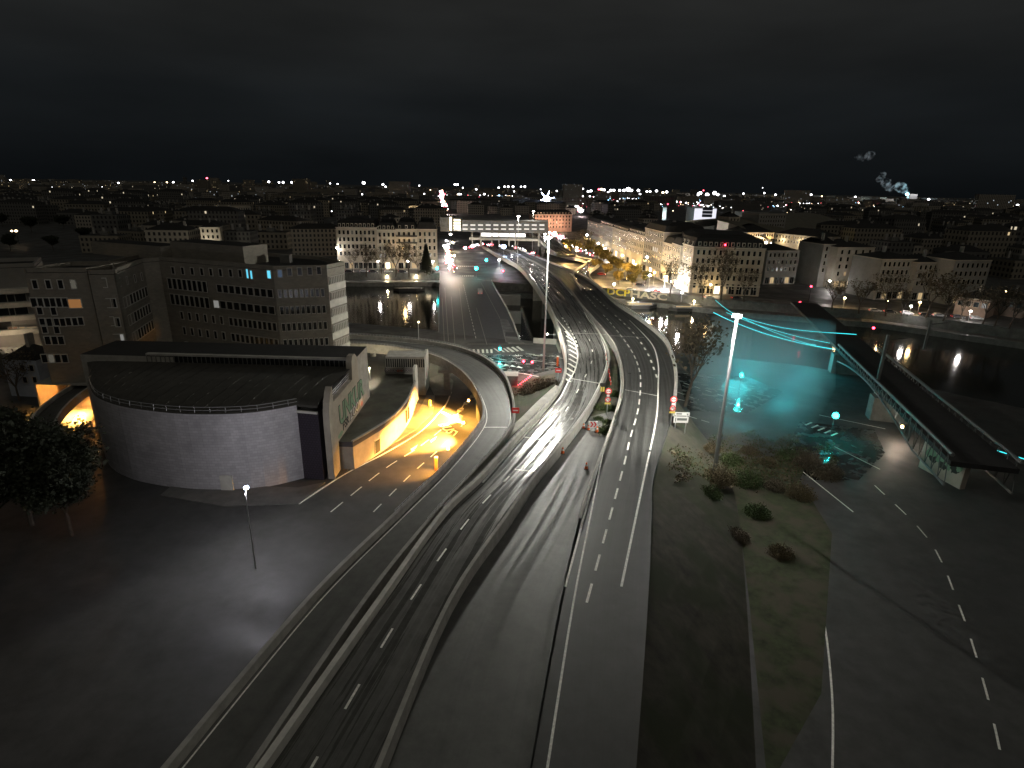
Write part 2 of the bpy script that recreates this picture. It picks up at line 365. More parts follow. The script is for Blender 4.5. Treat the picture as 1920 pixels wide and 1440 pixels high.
quadline(mb, [P(907, 801, 6.016), P(952, 801, 6.016)], .25, PAINT); mb.build('lane_marking', rt)
for px, py in ((838, 730), (700, 668), (760, 668)):
    b = P(px, py, 0); mb = MB(); mb.tube((b.x, b.y, 0), (b.x, b.y, 4.8), .75, .75, CONC, 14); mb.box((b.x, b.y, 4.5), (3.6, 1.6, .7), CONC); mb.build('pier', rt)
mb = MB()
for i in range(len(rL)):
    pass
wl = [p for p in rL if p.y < 112 and p.y > 30]
for a, b in zip(wl, wl[1:]): mb.face([Vector((a.x, a.y, 0)), Vector((b.x, b.y, 0)), b + Vector((0, 0, -1.3)), a + Vector((0, 0, -1.3))], CONCD)
mb.build('retaining_wall', rt)
# --- left (bright) carriageway
lc_st = [((480, 1480), (690, 1480)), ((715, 1140), (840, 1130)), ((835, 970), (952, 965)), ((908, 898), (1002, 893)), ((978, 819), (1053, 831)), ((1026, 768), (1099, 770)), ((1056, 724), (1128, 716)), ((1063, 684), (1140, 676)), ((1057, 645), (1132, 645)), ((1042, 600), (1106, 600)), ((1023, 563), (1081, 563)), ((1000, 530), (1052, 530)), ((975, 502), (1020, 502)), ((949, 487), (990, 486)), ((925, 474), (963, 474)), ((905, 462), (938, 463))]
cL, cR = stations(lc_st, zr)
b0 = P(1040, 700, 0)
lt = empty('highway_viaduct', (b0.x, b0.y, 0), 'lamp-lit carriageway of the elevated highway, wet and shining, with hatched left edge', 'highway')
mb = MB(); ribbon_mesh(mb, cL, cR, ROADN, 1.5, CONCD); mb.build('deck', lt)
far_ = [p for p in cL if p.y > 100]
parapet(cL, .9, .5, CONCL, -1, 1.5).build('parapet', lt, label='pale outer kerb wall')
parapet([p for p in cR], .5, .4, CONC, 1, 1.5).build('parapet', lt, label='low inner kerb wall')
mb = MB(); rail(mb, [p + Vector((0, 0, .9)) for p in offs(cL, -.25) if 60 < p.y < 330], .5, 2.0, STEEL, .05, 1); mb.build('railing', lt)
mb = MB()
wln = cr_spline([V(*p) for p in ((905, 905), (980, 820), (1030, 768), (1051, 744), (1066, 715), (1078, 694), (1083, 670), (1080, 650), (1070, 630), (1052, 608), (1040, 592), (1022, 562))], 5)
quadline(mb, wln, .3, PAINT, .012)
quadline(mb, cr_spline([V(*p) for p in ((1000, 893), (1050, 832), (1097, 770), (1120, 729), (1134, 695), (1137, 676), (1133, 650), (1119, 618), (1104, 600), (1090, 577), (1059, 537), (1031, 509), (1000, 490))], 5), .26, PAINT, .012)
quadline(mb, cr_spline([V(*p) for p in ((1000, 862), (1052, 785), (1090, 720), (1110, 676), (1109, 650), (1100, 626), (1086, 603))], 5), .2, PAINT, .014, (2.4, 8))
quadline(mb, cr_spline([V(*p) for p in ((1083, 650), (1077, 633), (1062, 607), (1050, 590), (1040, 575), (1026, 553), (1010, 530), (985, 504))], 5), .32, PAINT, .014, (2.2, 1.8))
for k in range(11):  # hatching
    y = 626 + k * 8.6; t = k / 10
    xr = [1068, 1074, 1079, 1081, 1082.5, 1082.5, 1082, 1080, 1077, 1073, 1069][k]; xl = [1060, 1062, 1064, 1066, 1067, 1067.5, 1067, 1066, 1063, 1059, 1056][k]
    quadline(mb, [V(xl, y - 5), V(xr, y + 4)], .55, PAINT, .016)
for a, b in (((980, 819), (1053, 831)), ((1066, 709), (1125, 719)), ((1063, 624), (1136, 627)), ((965, 880), (1008, 885))): quadline(mb, [V(*a), V(*b)], .22, PAINT, .018)
mb.build('lane_marking', lt)
def piers(Lp, Rp, ys, root):
    for yv in ys:
        k = min(range(len(Lp) - 1), key=lambda q: abs((Lp[q].y + Rp[q].y) / 2 - yv)); a, b = Lp[k].lerp(Rp[k], .18), Lp[k].lerp(Rp[k], .82); zb = 0 if yv < 172 or yv > 345 else -6.4
        mb = MB(); mb.wallstrip(a, b, zb, min(a.z, b.z) - 1.45, 1.6, CONC); mb.build('pier', root)
piers(cL, cR, (115, 150, 195, 235, 275, 320), lt)
# --- right carriageway
rc_st = [((990, 1480), (1190, 1480)), ((1055, 1130), (1215, 1130)), ((1095, 960), (1222, 965)), ((1118, 888), (1226, 893)), ((1146, 810), (1254, 800)), ((1161, 760), (1262, 748)), ((1167, 715), (1264, 705)), ((1163, 675), (1257, 668)), ((1148, 640), (1240, 636)), ((1117, 602), (1196, 600)), ((1092, 573), (1152, 570)), ((1068, 542), (1121, 541)), ((1045, 520), (1092, 520)), ((1018, 501), (1066, 508)), ((988, 486), (1018, 488)), ((960, 475), (987, 475)), ((938, 465), (962, 464))]
kL, kR = stations(rc_st, zr)
b0 = P(1190, 700, 0)
kt = empty('highway_viaduct', (b0.x, b0.y, 0), 'dark carriageway of the elevated highway sweeping right beside the grass median', 'highway')
mb = MB(); ribbon_mesh(mb, kL, kR, ROADD, 1.5, CONCD); mb.build('deck', kt)
parapet([p for p in kL if p.y > 60], .6, .35, CONC, -1, 1.5).build('parapet', kt, label='low inner kerb wall')
pR = [p for p in kR if p.y > 92]
parapet(pR, .95, .6, CONCL, 1, 1.5).build('parapet', kt, label='pale outer kerb wall')
mb = MB(); rail(mb, [p + Vector((0, 0, .95)) for p in offs(pR, .3) if p.y < 330], .5, 2.0, STEEL, .05, 1); mb.build('railing', kt)
mb = MB()
quadline(mb, cr_spline([V(*p) for p in ((1060, 1100), (1118, 885), (1134, 840), (1162, 758), (1168, 729), (1167, 690), (1155, 650), (1139, 628), (1117, 603), (1098, 580), (1074, 548))], 5), .24, PAINT, .012)
quadline(mb, cr_spline([V(*p) for p in ((1165, 1100), (1211, 880), (1222, 830), (1232, 775), (1234, 725), (1234, 683), (1225, 650), (1206, 626), (1180, 600))], 5), .26, PAINT, .012)
quadline(mb, cr_spline([V(*p) for p in ((1100, 1130), (1168, 879), (1182, 820), (1196, 770), (1201, 725), (1199, 695), (1188, 665), (1170, 637), (1141, 601), (1121, 580), (1100, 556), (1074, 534))], 5), .26, PAINT, .012, (3.0, 2.2))
quadline(mb, cr_spline([V(*p) for p in ((1232, 708), (1224, 686), (1216, 666), (1200, 640), (1182, 618), (1163, 600), (1143, 582), (1118, 560), (1095, 540), (1078, 524))], 5), .4, PAINT, .014, (2.2, 3.4))
for a, b in (((1172, 731), (1232, 742)), ((1142, 629), (1208, 633))): quadline(mb, [V(*a), V(*b)], .18, PAINT, .018)
mb.build('lane_marking', kt)
piers(kL, kR, (115, 150, 190, 230, 265), kt)
# --- exit ramp, S curved
ex = [V(*p) for p in ((1108, 545), (1096, 530), (1090, 518), (1094, 508), (1106, 500), (1112, 494), (1100, 488), (1080, 484), (1055, 478), (1030, 471))]
ex = cr_spline(ex, 6); eL, eR = offs(ex, -3.6), offs(ex, 3.6)
et = empty('exit_ramp', (ex[20].x, ex[20].y, 0), 'short S-shaped exit ramp leaving the dark carriageway towards the lit far quay', 'road ramp')
mb = MB(); ribbon_mesh(mb, eL, eR, ROADN, 1.0, CONC); mb.build('deck', et)
parapet(eL, .9, .4, CONCL, -1, 1).build('parapet', et); parapet(eR, .9, .4, CONCL, 1, 1).build('parapet', et)
mb = MB(); mb.face([V(1067, 512) + Vector((0, 0, .05)), V(1085, 528) + Vector((0, 0, .05)), V(1073, 513) + Vector((0, 0, .05))], PAINT); mb.build('lane_marking', et)
# --- second approach road, higher on the right, leading to the station
s2 = cr_spline([P(*p) for p in ((1062, 478, 5), (1045, 466, 6), (1028, 452, 7), (1012, 440, 8), (1002, 432, 8))], 6)
mb = MB(); ribbon_mesh(mb, offs(s2, -6), offs(s2, 6), ROADN, 1.2, CONCL); o = mb.build('approach_road', label='brightly lit raised approach road rising to the station deck', cat='road ramp')
parapet(offs(s2, -6), 1, .5, CONC, -1, 1).build('parapet', o).location = (0, 0, 0)
# fix child origin (child mesh was built relative to the parent's world location)
# ================================================================== median, verge, banks
mb = MB(); mid = []
gl = cr_spline([V(*p) for p in ((696, 1480), (846, 1130), (962, 965), (1010, 893), (1062, 831), (1108, 770), (1136, 716), (1147, 676), (1139, 645), (1114, 603), (1089, 570))], 6)
gr = cr_spline([V(*p) for p in ((984, 1480), (1048, 1130), (1086, 960), (1110, 888), (1138, 810), (1153, 760), (1159, 715), (1156, 675), (1143, 642), (1116, 604), (1091, 572))], 6)
gl = [p + Vector((0, 0, -1.1)) for p in gl]; gr = [p + Vector((0, 0, -1.1)) for p in gr]
cut = 31
for q_ in (gl, gr): q_.insert(0, q_[0] + (q_[0] - q_[1]).normalized() * 90)
ribbon_mesh(mb, gl[:cut + 1], gr[:cut + 1], ROADR, 0, CONC); mb.build('service_road', kind='structure')
mb = MB(); ribbon_mesh(mb, gl[cut:], gr[cut:], GRASS, 0, CONC); mb.build('median', kind='structure')
mb = MB()
row1 = [P(1000, 1480, 6.8), P(1180, 1480, 6.8), P(1215, 1130, 6.8), P(1224, 965, 6.8), P(1228, 893, 6.8), P(1256, 800, 6.8), P(1266, 748, 6.8)][1:]
row2 = [P(1420, 1480, 0), P(1400, 1130, 0), P(1385, 965, 0), P(1370, 900, 0), P(1350, 860, 0), P(1330, 830, 0)]
row1s, row2s = cr_spline(row1, 4), cr_spline(row2, 4); row1s.insert(0, row1s[0] + Vector((-4, -60, 0))); row2s.insert(0, row2s[0] + Vector((-4, -60, 0)))
K = 6
for i in range(len(row1s) - 1):
    for k in range(K):
        q = lambda a, t: row1s[a].lerp(row2s[a], t) + Vector((0, 0, .35 * math.sin(a * 1.7 + t * 9) * t * (1 - t)))
        mb.face([q(i, k / K), q(i, (k + 1) / K), q(i + 1, (k + 1) / K), q(i + 1, k / K)], EARTH)
mb.build('embankment', kind='structure')
mb = MB()
ra = cr_spline([P(958, 716, 0.1), P(985, 712, 0.1), P(1010, 706, .1), P(1040, 700, .1)], 4); rb = cr_spline([P(958, 800, 5.4), P(980, 780, 5.6), P(1010, 750, 5.8), P(1042, 722, 6)], 4)
rc = cr_spline([P(922, 850, 5.6), P(965, 812, 5.8), P(1015, 765, 5.9), P(1050, 725, 6)], 4)
for i in range(len(ra) - 1): mb.face([ra[i], ra[i + 1], rb[i + 1], rb[i]], GRASS)
mb.build('embankment', kind='structure')
mb = MB()
for i in range(len(rb) - 1): mb.face([rb[i], rb[i + 1], rc[i + 1], rc[i]], CONCL)
mb.build('slope_paving', label='pale concrete paved slope wedged between loop ramp and bright carriageway', cat='slope paving')
# grass and pavement patches on the right bank
mb = MB(); mb.face([P(1300, 870, .02), P(1520, 850, .02), P(1500, 900, .02), P(1560, 1000, .02), P(1540, 1300, .02), P(1440, 1480, .02), P(1405, 1130, .02), P(1385, 965, .02), P(1330, 860, .02)], GRASS); mb.build('grass_verge', kind='structure')
# ================================================================== painted markings on the streets
mb = MB(); Z = .012
def Q(pts, M=PAINT, z=Z): mb.face([P(x, y, z) for x, y in pts], M)
for i, x0 in enumerate((878, 886, 894.5, 903, 911, 919)): Q([(x0, 655), (x0 + 4, 655), (x0 + 5, 662), (x0 + 1, 662)])
for i in range(4): x0 = 925 + i * 9; Q([(x0, 653), (x0 + 3, 653), (x0 + 13, 660), (x0 + 9, 660)])
for i in range(3): x0 = 949 + i * 9; Q([(x0, 652 - i), (x0 + 4, 651 - i), (x0 + 16, 659 - i), (x0 + 11, 660 - i)])
for i in range(5): x0 = 920 + i * 12; Q([(x0, 681 + i * 2), (x0 + 4, 678 + i * 2), (x0 + 12, 682 + i * 2)])
for a in (((932, 672), (1000, 684)), ((970, 672), (1052, 682)), ((985, 662), (1056, 672)), ((1000, 666), (1050, 668)), ((1022, 682), (1050, 684)), ((960, 667), (980, 667)), ((925, 666), (940, 664)), ((880, 668), (892, 672)), ((1025, 690), (1048, 689)), ((905, 664), (925, 675))):
    quadline(mb, [P(*a[0], Z), P(*a[1], Z)], .25, PAINT, 0, (3, 1.5))
quadline(mb, [P(876, 645, Z), P(1000, 645, Z)], .3, CONC)
quadline(mb, [P(945, 701, Z), P(970, 699, Z), P(1000, 704, Z), P(1040, 712, Z)], .35, PAINT)
# orange-lit street under the ramp
ks = cr_spline([P(*p, Z) for p in ((560, 945), (645, 890), (725, 848), (790, 808), (825, 772), (838, 755), (846, 735))], 6); quadline(mb, ks, .3, PAINT)
quadline(mb, cr_spline([P(*p, Z) for p in ((620, 960), (720, 880), (790, 835), (850, 785), (872, 755))], 6), .22, PAINT, 0, (3, 2))
quadline(mb, cr_spline([P(*p, Z) for p in ((700, 960), (770, 890), (815, 850), (855, 812), (875, 785))], 6), .22, PAINT, 0, (2.4, 2.4))
quadline(mb, [P(828, 772, Z + .004), P(870, 795, Z + .004)], .9, PAINT)
for r_ in range(3):
    for c_ in range(6):
        if (r_ + c_) % 2 == 0:
            x0 = 858 + c_ * 6 - r_ * 4 + (0 if c_ < 9 else 0); y0 = 767 - c_ * 6.5 + r_ * 5.5; Q([(x0, y0), (x0 + 8, y0), (x0 + 6.5, y0 + 4.5), (x0 - 1.5, y0 + 4.5)])
for x0, y0 in ((806, 826), (770, 842)): Q([(x0, y0), (x0 + 14, y0 - 9), (x0 + 10, y0 - 2), (x0 + 2, y0 + 4)])
# far bridge crossings (rows of studs) and lane lines on the right-hand quay road
for y in (498.5, 516.5):
    for x_ in range(842, 888, 4): Q([(x_, y), (x_ + 1.8, y), (x_ + 1.8, y + 1.6), (x_, y + 1.6)])
for a in (((1282, 700), (1340, 709)), ((1362, 724), (1392, 730)), ((1270, 735), (1310, 750)), ((1290, 780), (1330, 792)), ((1270, 748), (1300, 755))): quadline(mb, [P(*a[0], Z), P(*a[1], Z)], .22, PAINT, 0, (2, 1))
quadline(mb, [P(1282, 718, Z), P(1355, 742, Z)], .3, PAINT, 0, (1.6, 1.6))
for a in (((1536, 778), (1660, 804)), ((1485, 842), (1560, 884)), ((1560, 835), (1650, 880)), ((1500, 880), (1600, 960))): quadline(mb, [P(*a[0], Z), P(*a[1], Z)], .22, PAINT)
for i in range(5): x0 = 1510 + i * 12; quadline(mb, [P(x0, 797 + i * 5, Z), P(x0 + 12, 792 + i * 5, Z)], .4, PAINT)
mb.build('road_markings', kind='structure', pivot=(0, 0, 0))
bus = text('BUS', 3.0, PAINT, 'road_lettering'); bp_ = P(838, 803, .02); bus.location = bp_; bus.rotation_euler = (0, 0, R(-62)); setp(bus, 'white lettering painted on the orange-lit bus lane', 'road lettering')
# pavements with kerbs
def kerb(name, pts, label=None, h=.13, M=PAVE):
    mb = MB(); mb.prism([tuple(p)[:2] for p in pts], 0, h, M); mb.build(name, kind='structure')
kerb('pavement', [P(*p) for p in ((660, 870), (745, 812), (785, 772), (800, 742), (815, 742), (812, 775), (780, 806), (715, 846), (650, 884))])
kerb('pavement', [P(*p) for p in ((800, 712), (836, 700), (850, 715), (845, 742), (815, 742))], h=.15)
kerb('pavement', [P(*p) for p in ((937, 598), (952, 600), (968, 632), (985, 645), (955, 645), (949, 641))])
kerb('pavement', [P(*p) for p in ((1120, 549), (1130, 540), (1250, 550.5), (1350, 561.5), (1640, 583.5), (1640, 578), (1250, 545), (1130, 536))])
# traffic island and low box
# ================================================================== river bridge
Lb = [P(824, 620), P(824.5, 580), P(825, 545), P(825, 511)]; Rb = [P(1000, 640), P(974, 622), P(949, 578), P(921, 528)]
dY = (Lb[-1] - Lb[0]).y
bt = empty('river_bridge', (-10, 260, -6), 'wide flat road bridge over the river with lane lines and low railings', 'bridge')
BL = [Vector((Lb[0].x, NB[3].y - 2, .02)), P(825, 511, .02)]; BR = [Vector((P(962, 606).x + 2, NB[4].y, .02)), Vector((P(962, 606).x, P(962, 606).y, .02)), P(949, 578, .02), P(921, 528, .02)]
mb = MB(); pts = [BL[0], BR[0], BR[1], BR[2], BR[3], BL[1]]
mb.face([tuple(p) for p in pts], ROADB)
for a, b in ((BL[0], BL[1]), (BR[0], BR[1]), (BR[1], BR[2]), (BR[2], BR[3])): mb.face([a, b, b + Vector((0, 0, -1.6)), a + Vector((0, 0, -1.6))], CONC)
mb.build('deck', bt)
for sgn, pl in ((1, [BL[0], BL[1]]), (-1, BR)):
    mb = MB(); rail(mb, pl, 1.1, 1.6, STEEL, .05, 3); mb.build('railing', bt)
for y_ in (225, 262, 300, 335): mb = MB(); mb.box((-12, y_, -3.9), (30, 3, 4.8), STONE3); mb.build('pier', bt)
mb = MB()
for pts, dsh in ((((834, 540), (841, 640)), None), (((846, 556), (853, 644)), None), (((861, 540), (872, 637)), None), (((869, 534), (893, 637)), (3, 2)), (((893, 577), (913, 646)), None), (((902, 530), (937, 596), (949, 642)), None), (((829, 560), (833, 640)), None)):
    quadline(mb, [P(*p, .036) for p in pts], .16, PAINT if dsh else CONC, 0, dsh)
mb.build('lane_marking', bt)
# ================================================================== building helpers
WM = {}
def win_mesh(w_, h_, fr, pane, style=0):
    k = (round(w_, 2), round(h_, 2), fr.name, pane.name, style)
    if k not in WM:
        mb = MB(); t = .14
        mb.box((0, .0, 0), (w_, .10, h_), pane)
        for sx in (-1, 1): mb.box((sx * (w_ / 2 + t / 2), -.02, 0), (t, .2, h_ + 2 * t), fr)
        for sz in (-1, 1): mb.box((0, -.03, sz * (h_ / 2 + t / 2)), (w_, .24, t), fr)
        if style: mb.box((0, -.06, 0), (.08, .05, h_), fr)
        WM[k] = mb.mesh('window')
    return WM[k]
def add_win(root, p, ang, w_, h_, fr=FRAME, pane=GLASS, style=0, label=None, name='window'):
    o = bpy.data.objects.new(name, win_mesh(w_, h_, fr, pane, style)); COL.objects.link(o); o.parent = root
    o.location = Vector(p) - wloc(root); o.rotation_euler = (0, 0, ang)
    if label: o['label'] = label
    return o
def win_row(root, A, B, z, n, w_, h_, u0=0.04, u1=.96, fr=FRAME, pane=GLASS, lit=None, style=0):
    d = (B - A); d.z = 0; ang = math.atan2(d.y, d.x); nn = Vector((d.y, -d.x, 0)).normalized()
    for i in range(n):
        t = u0 + (u1 - u0) * (i + .5) / n; p = A + d * t + nn * .03; p.z = z
        pn = pane; lb = None
        if lit and i in lit: pn = lit[i]; lb = 'lit window'
        add_win(root, p, ang, w_, h_, fr, pn, style, lb)
def win_px(root, A, B, px, py, w_, h_, pane=GLASS, fr=FRAME, style=0, label=None):
    d = (B - A); nn = Vector((d.y, -d.x, 0)).normalized(); p = onplane(px, py, A, B) + nn * .04
    return add_win(root, p, math.atan2(d.y, d.x), w_, h_, fr, pane, style, label)
def quad(A, B, dep):
    d = (B - A); d.z = 0; n = Vector((-d.y, d.x, 0)).normalized() * dep
    return [A, B, B + n, A + n]
def inset(pts, k):
    c = sum((Vector((p[0], p[1], 0)) for p in pts), Vector()) / len(pts); o = []
    n = len(pts)
    for i in range(n):
        a, b, c_ = Vector(pts[i - 1][:2]), Vector(pts[i][:2]), Vector(pts[(i + 1) % n][:2])
        e1 = (b - a).normalized(); e2 = (c_ - b).normalized(); n1 = Vector((-e1.y, e1.x)); n2 = Vector((-e2.y, e2.x))
        s = (n1 + n2); L_ = s.length
        o.append(b + s / max(L_ * L_ / 2, .3) * k if L_ > .01 else b + n1 * k)
    return o
def mansard(mb, pts, z, h1, in1, h2, in2, M):
    pts = [Vector(p[:2]) for p in pts]; n = len(pts)
    A = sum(pts[i].x * pts[(i + 1) % n].y - pts[(i + 1) % n].x * pts[i].y for i in range(n))
    if A < 0: pts.reverse()
    r0 = [Vector((p.x, p.y, z)) for p in pts]; r1 = [Vector((p.x, p.y, z + h1)) for p in inset(pts, in1)]; r2 = [Vector((p.x, p.y, z + h1 + h2)) for p in inset(pts, in1 + in2)]
    for i in range(n):
        j = (i + 1) % n; mb.face([r0[i], r0[j], r1[j], r1[i]], M); mb.face([r1[i], r1[j], r2[j], r2[i]], M)
    mb.face(r2, M)
def building(name, label, cat, A, B, dep, h, wall, roofm=ROOFD, roof='mansard', group=None, z0=0, cornice=True, pts=None, chim=2, rng=None, rh=3.0):
    A, B = Vector((A[0], A[1], 0)), Vector((B[0], B[1], 0))
    pts = pts or quad(A, B, dep); c = sum((Vector((p[0], p[1], 0)) for p in pts), Vector()) / len(pts); c.z = z0
    root = empty(name, c, label, cat, group)
    mb = MB(); mb.prism([(p[0], p[1]) for p in pts], z0 if z0 else -.5, z0 + h, wall, roofm, z0 > 0); mb.build('wall', root)
    if cornice:
        mb = MB()
        for i in range(len(pts)):
            a, b = pts[i], pts[(i + 1) % len(pts)]; mb.wallstrip(a, b, z0 + h - .35, z0 + h + .1, .5, STONE2 if wall != BRICKW else CONC, .1)
        mb.build('cornice', root)
    rf = None
    if roof == 'mansard':
        mb = MB(); mansard(mb, [(p[0], p[1]) for p in pts], z0 + h + .1, rh, min(1.4, dep * .12), 1.6, dep * .22, roofm); rf = mb.build('roof', root)
    elif roof == 'hip':
        mb = MB(); mansard(mb, [(p[0], p[1]) for p in pts], z0 + h + .1, rh, dep * .47, .05, .05, roofm); rf = mb.build('roof', root)
    elif roof == 'flat':
        mb = MB()
        for i in range(len(pts)):
            a, b = Vector((pts[i][0], pts[i][1], 0)), Vector((pts[(i + 1) % len(pts)][0], pts[(i + 1) % len(pts)][1], 0)); mb.wallstrip(a, b, z0 + h + .1, z0 + h + .9, .3, wall, -.2)
        mb.build('roof_parapet', root)
        rf = None
    if rf and chim:
        rg = rng or random.Random(int(abs(A.x * 7 + A.y)))
        for k in range(chim):
            t = (k + .5) / chim + rg.uniform(-.1, .1); p = A.lerp(B, t) + (pts[3] - pts[0]) * rg.uniform(.3, .6) if len(pts) == 4 else A.lerp(B, t)
            zt = z0 + h + rh + 2.4; mb = MB(); mb.box((p[0], p[1], zt - 1.8), (1.6, .7, 3.6), STONE3, math.atan2((B - A).y, (B - A).x) + 1.57); mb.build('chimney', rf)
    return root, A, B
def dormers(root, A, B, z, n, u0=.04, u1=.96, M=STONE2, w_=1.3):
    d = (B - A); ang = math.atan2(d.y, d.x); nn = Vector((d.y, -d.x, 0)).normalized()
    k = ('dormer', M.name, w_)
    if k not in WM:
        mb = MB(); mb.box((0, .7, 0), (w_, 1.5, 1.9), M); mb.box((0, -.1, -.05), (w_ - .5, .08, 1.35), GLASS); mb.box((0, .55, 1.02), (w_ + .3, 1.9, .14), ROOFD); WM[k] = mb.mesh('dormer')
    for i in range(n):
        p = A + d * (u0 + (u1 - u0) * (i + .5) / n) - nn * .15; p.z = z; o = bpy.data.objects.new('dormer', WM[k]); COL.objects.link(o); o.parent = root; o.location = p - wloc(root); o.rotation_euler = (0, 0, ang)
def shopfront(root, A, B, z0, h, n, pane, fr=STONE3, u0=.03, u1=.97, lit=None):
    d = (B - A); d.z = 0; ang = math.atan2(d.y, d.x); nn = Vector((d.y, -d.x, 0)).normalized(); ln = d.length * (u1 - u0) / n
    for i in range(n):
        p = A + d * (u0 + (u1 - u0) * (i + .5) / n) + nn * .03; p.z = z0 + h / 2 + .3
        pn = (lit or {}).get(i, pane); add_win(root, p, ang, ln * .72, h, fr, pn, 1, name='shop_window')
def band(root, A, B, z, h, n, u0, u1, pane=GLASS, fr=FRAME, name='window_band', lit=None):
    # one long strip of office windows between piers
    d = (B - A); d.z = 0; ang = math.atan2(d.y, d.x); nn = Vector((d.y, -d.x, 0)).normalized(); a, b = A + d * u0 + nn * .03, A + d * u1 + nn * .03
    mb = MB(); mb.wallstrip(a, b, z - h / 2, z + h / 2, .06, DARK); o = mb.build(name, root); ln = (b - a).length / n
    for i in range(n):
        p = a.lerp(b, (i + .5) / n) + nn * .05; p.z = z; q = bpy.data.objects.new('pane', win_mesh(ln - .42, h - .3, fr, (lit or {}).get(i, pane), 0)); COL.objects.link(q); q.parent = o; q.location = p - wloc(o); q.rotation_euler = (0, 0, ang)
    return o
# ================================================================== brown office complex, left
TZ = 27.5
C1, C2, C3, C4 = P(298, 489, TZ), P(512, 507, TZ), P(613, 505, TZ), P(645, 498, TZ)
def fl(v): return Vector((v.x, v.y, 0))
c1, c2, c3, c4 = fl(C1), fl(C2), fl(C3), fl(C4)
pts = [c1, c2, c3, c4, c4 + Vector((-8, 9, 0)), c1 + Vector((2, 18, 0))]
ob, _, _ = building('office_block', 'long brown office block with ribbon windows and two glowing cyan windows on its top floor', 'office building', c1, c2, 16, TZ, BRICKW, roof='flat', pts=pts, cornice=False)
mb = MB(); a_, b_ = P(318, 452, 31.5), P(455, 462, 31.5); mb.prism([(p.x, p.y) for p in quad(fl(a_), fl(b_), 7)], TZ, 31.5, BRICKW, ROOFD); mb.build('penthouse', ob)
mb = MB(); a_, b_ = P(170, 452, 30.5), P(300, 462, 30.5); mb.prism([(p.x, p.y) for p in quad(fl(a_), fl(b_), 6)], TZ, 30.5, BRICKW, ROOFD); mb.build('penthouse', ob)
for px in (325, 343, 361, 379, 396, 414, 433, 451): win_px(ob, c1, c2, px, 507 + (px - 325) * .045, .8, 1.5)
for px in (543, 562, 581, 598): win_px(ob, c2, c3, px, 510 - (px - 543) * .05, .8, 1.5)
win_px(ob, c1, c2, 464.5, 513, .5, 1.9, WCY, label='glowing cyan window'); win_px(ob, c1, c2, 472, 515, .5, 1.7, WCY, label='glowing cyan window')
win_px(ob, c1, c2, 505, 514.5, .9, 1.6, WCY, label='glowing cyan window'); win_px(ob, c2, c3, 525, 513, .8, 1.5, emis('window_lit_blue', (.3, .45, .7), .14), label='faint blue window')
for r_, zc in enumerate((22.6, 19.0, 15.4, 11.8, 8.2)):
    if r_ < 2:
        band(ob, c1, c2, zc, 2.6, 8, .05, .42); band(ob, c1, c2, zc, 1.9, 9, .5 if r_ == 0 else .45, .985, lit={0: mat('window_lit_grey', (.3, .3, .3), emit=(.85, .85, .8), es=.22)} if r_ == 1 else None)
    else:
        win_row(ob, c1, c2, zc, 6, .75, 1.7, .1, .54, lit=None); band(ob, c1, c2, zc, 2.0, 10, .57, .985)
    band(ob, c2, c3, zc, 1.9, 9, .03, .93)
for r_, zc in enumerate((25.0, 21.6, 18.0, 14.4, 10.8, 7.2, 3.6)): band(ob, c3, c4, zc, 1.7, 9, .06, .96, fr=FRAME)
mb = MB()
for zc in (23.4, 19.9, 16.3, 12.7, 9.1, 5.5): mb.wallstrip(c3, c4, zc - .7, zc + .75, .12, CONCL, .03)
mb.build('facade_panel', ob, label='pale panels between the window strips of the end face')
mb = MB()
for k, (fx, fy) in enumerate(((.2, 9), (.45, 8), (.7, 7))):
    p = c1.lerp(c3, fx) + Vector((0, fy, 0)); mb = MB(); mb.box((p.x, p.y, TZ + .9), (2.2, 1.8, 1.8), CONCD); mb.build('roof_vent', ob)
# angled wings
B1, B2, B3, B4 = fl(P(46, 512, TZ)), fl(P(163, 511, TZ)), fl(P(213, 511, TZ)), fl(P(268, 491, TZ))
SILL = mat('white_window_frame', (.55, .54, .5), .7)
wg, _, _ = building('office_block', 'brown office wing at far left with orange-lit window and glowing orange passage beneath', 'office building', B1, B2, 10, TZ - 5.2, BRICKW, z0=5.2, roof='flat', pts=[B1, B2, B2 + Vector((1, 11, 0)), B1 + Vector((1, 11, 0))], cornice=False)
for px, k in ((66, GLASS), (91, GLASS), (114, GLASS), (138, WDIM)): win_px(wg, B1, B2, px, 533, .8, 1.6, k, SILL)
for i, px in enumerate((64, 77, 88, 100, 111, 122)):
    win_px(wg, B1, B2, px, 567, .95, 1.7, GLASS, SILL)
win_px(wg, B1, B2, 141, 569, 2.2, 1.7, emis('window_lit_orange', (1, .45, .15), .25), SILL, label='orange lit window')
for px, py in ((80, 604), (93, 604), (107, 604), (118, 604), (129, 603), (141, 603), (152, 602), (84, 617), (107, 618), (75, 582), (101, 583)): win_px(wg, B1, B2, px, py, .85, 1.5, GLASS, SILL)
for px in (90, 103, 115): win_px(wg, B1, B2, px, 638, .95, 1.6, GLASS, SILL)
for px in (84, 97, 109, 122): win_px(wg, B1, B2, px, 672, .95, 1.6, WDIM if px == 97 else GLASS, SILL)
mb = MB()
for t in (.1, .5, .9): p = B1.lerp(B2, t) + Vector((0, 5, 0)); mb = MB(); mb.box((p.x, p.y, 2.6), (.8, .8, 5.2), CONC); mb.build('column', wg)
w2, _, _ = building('office_block', 'narrow brown stair wing with pale lit window beside the far left wing', 'office building', B2, B3, 10, TZ - .4, BRICKW, roof='flat', pts=[B2 + Vector((.4, -.3, 0)), B3, B3 + Vector((-4.5, 12, 0)), B2 + Vector((.4, 12, 0))], cornice=False)
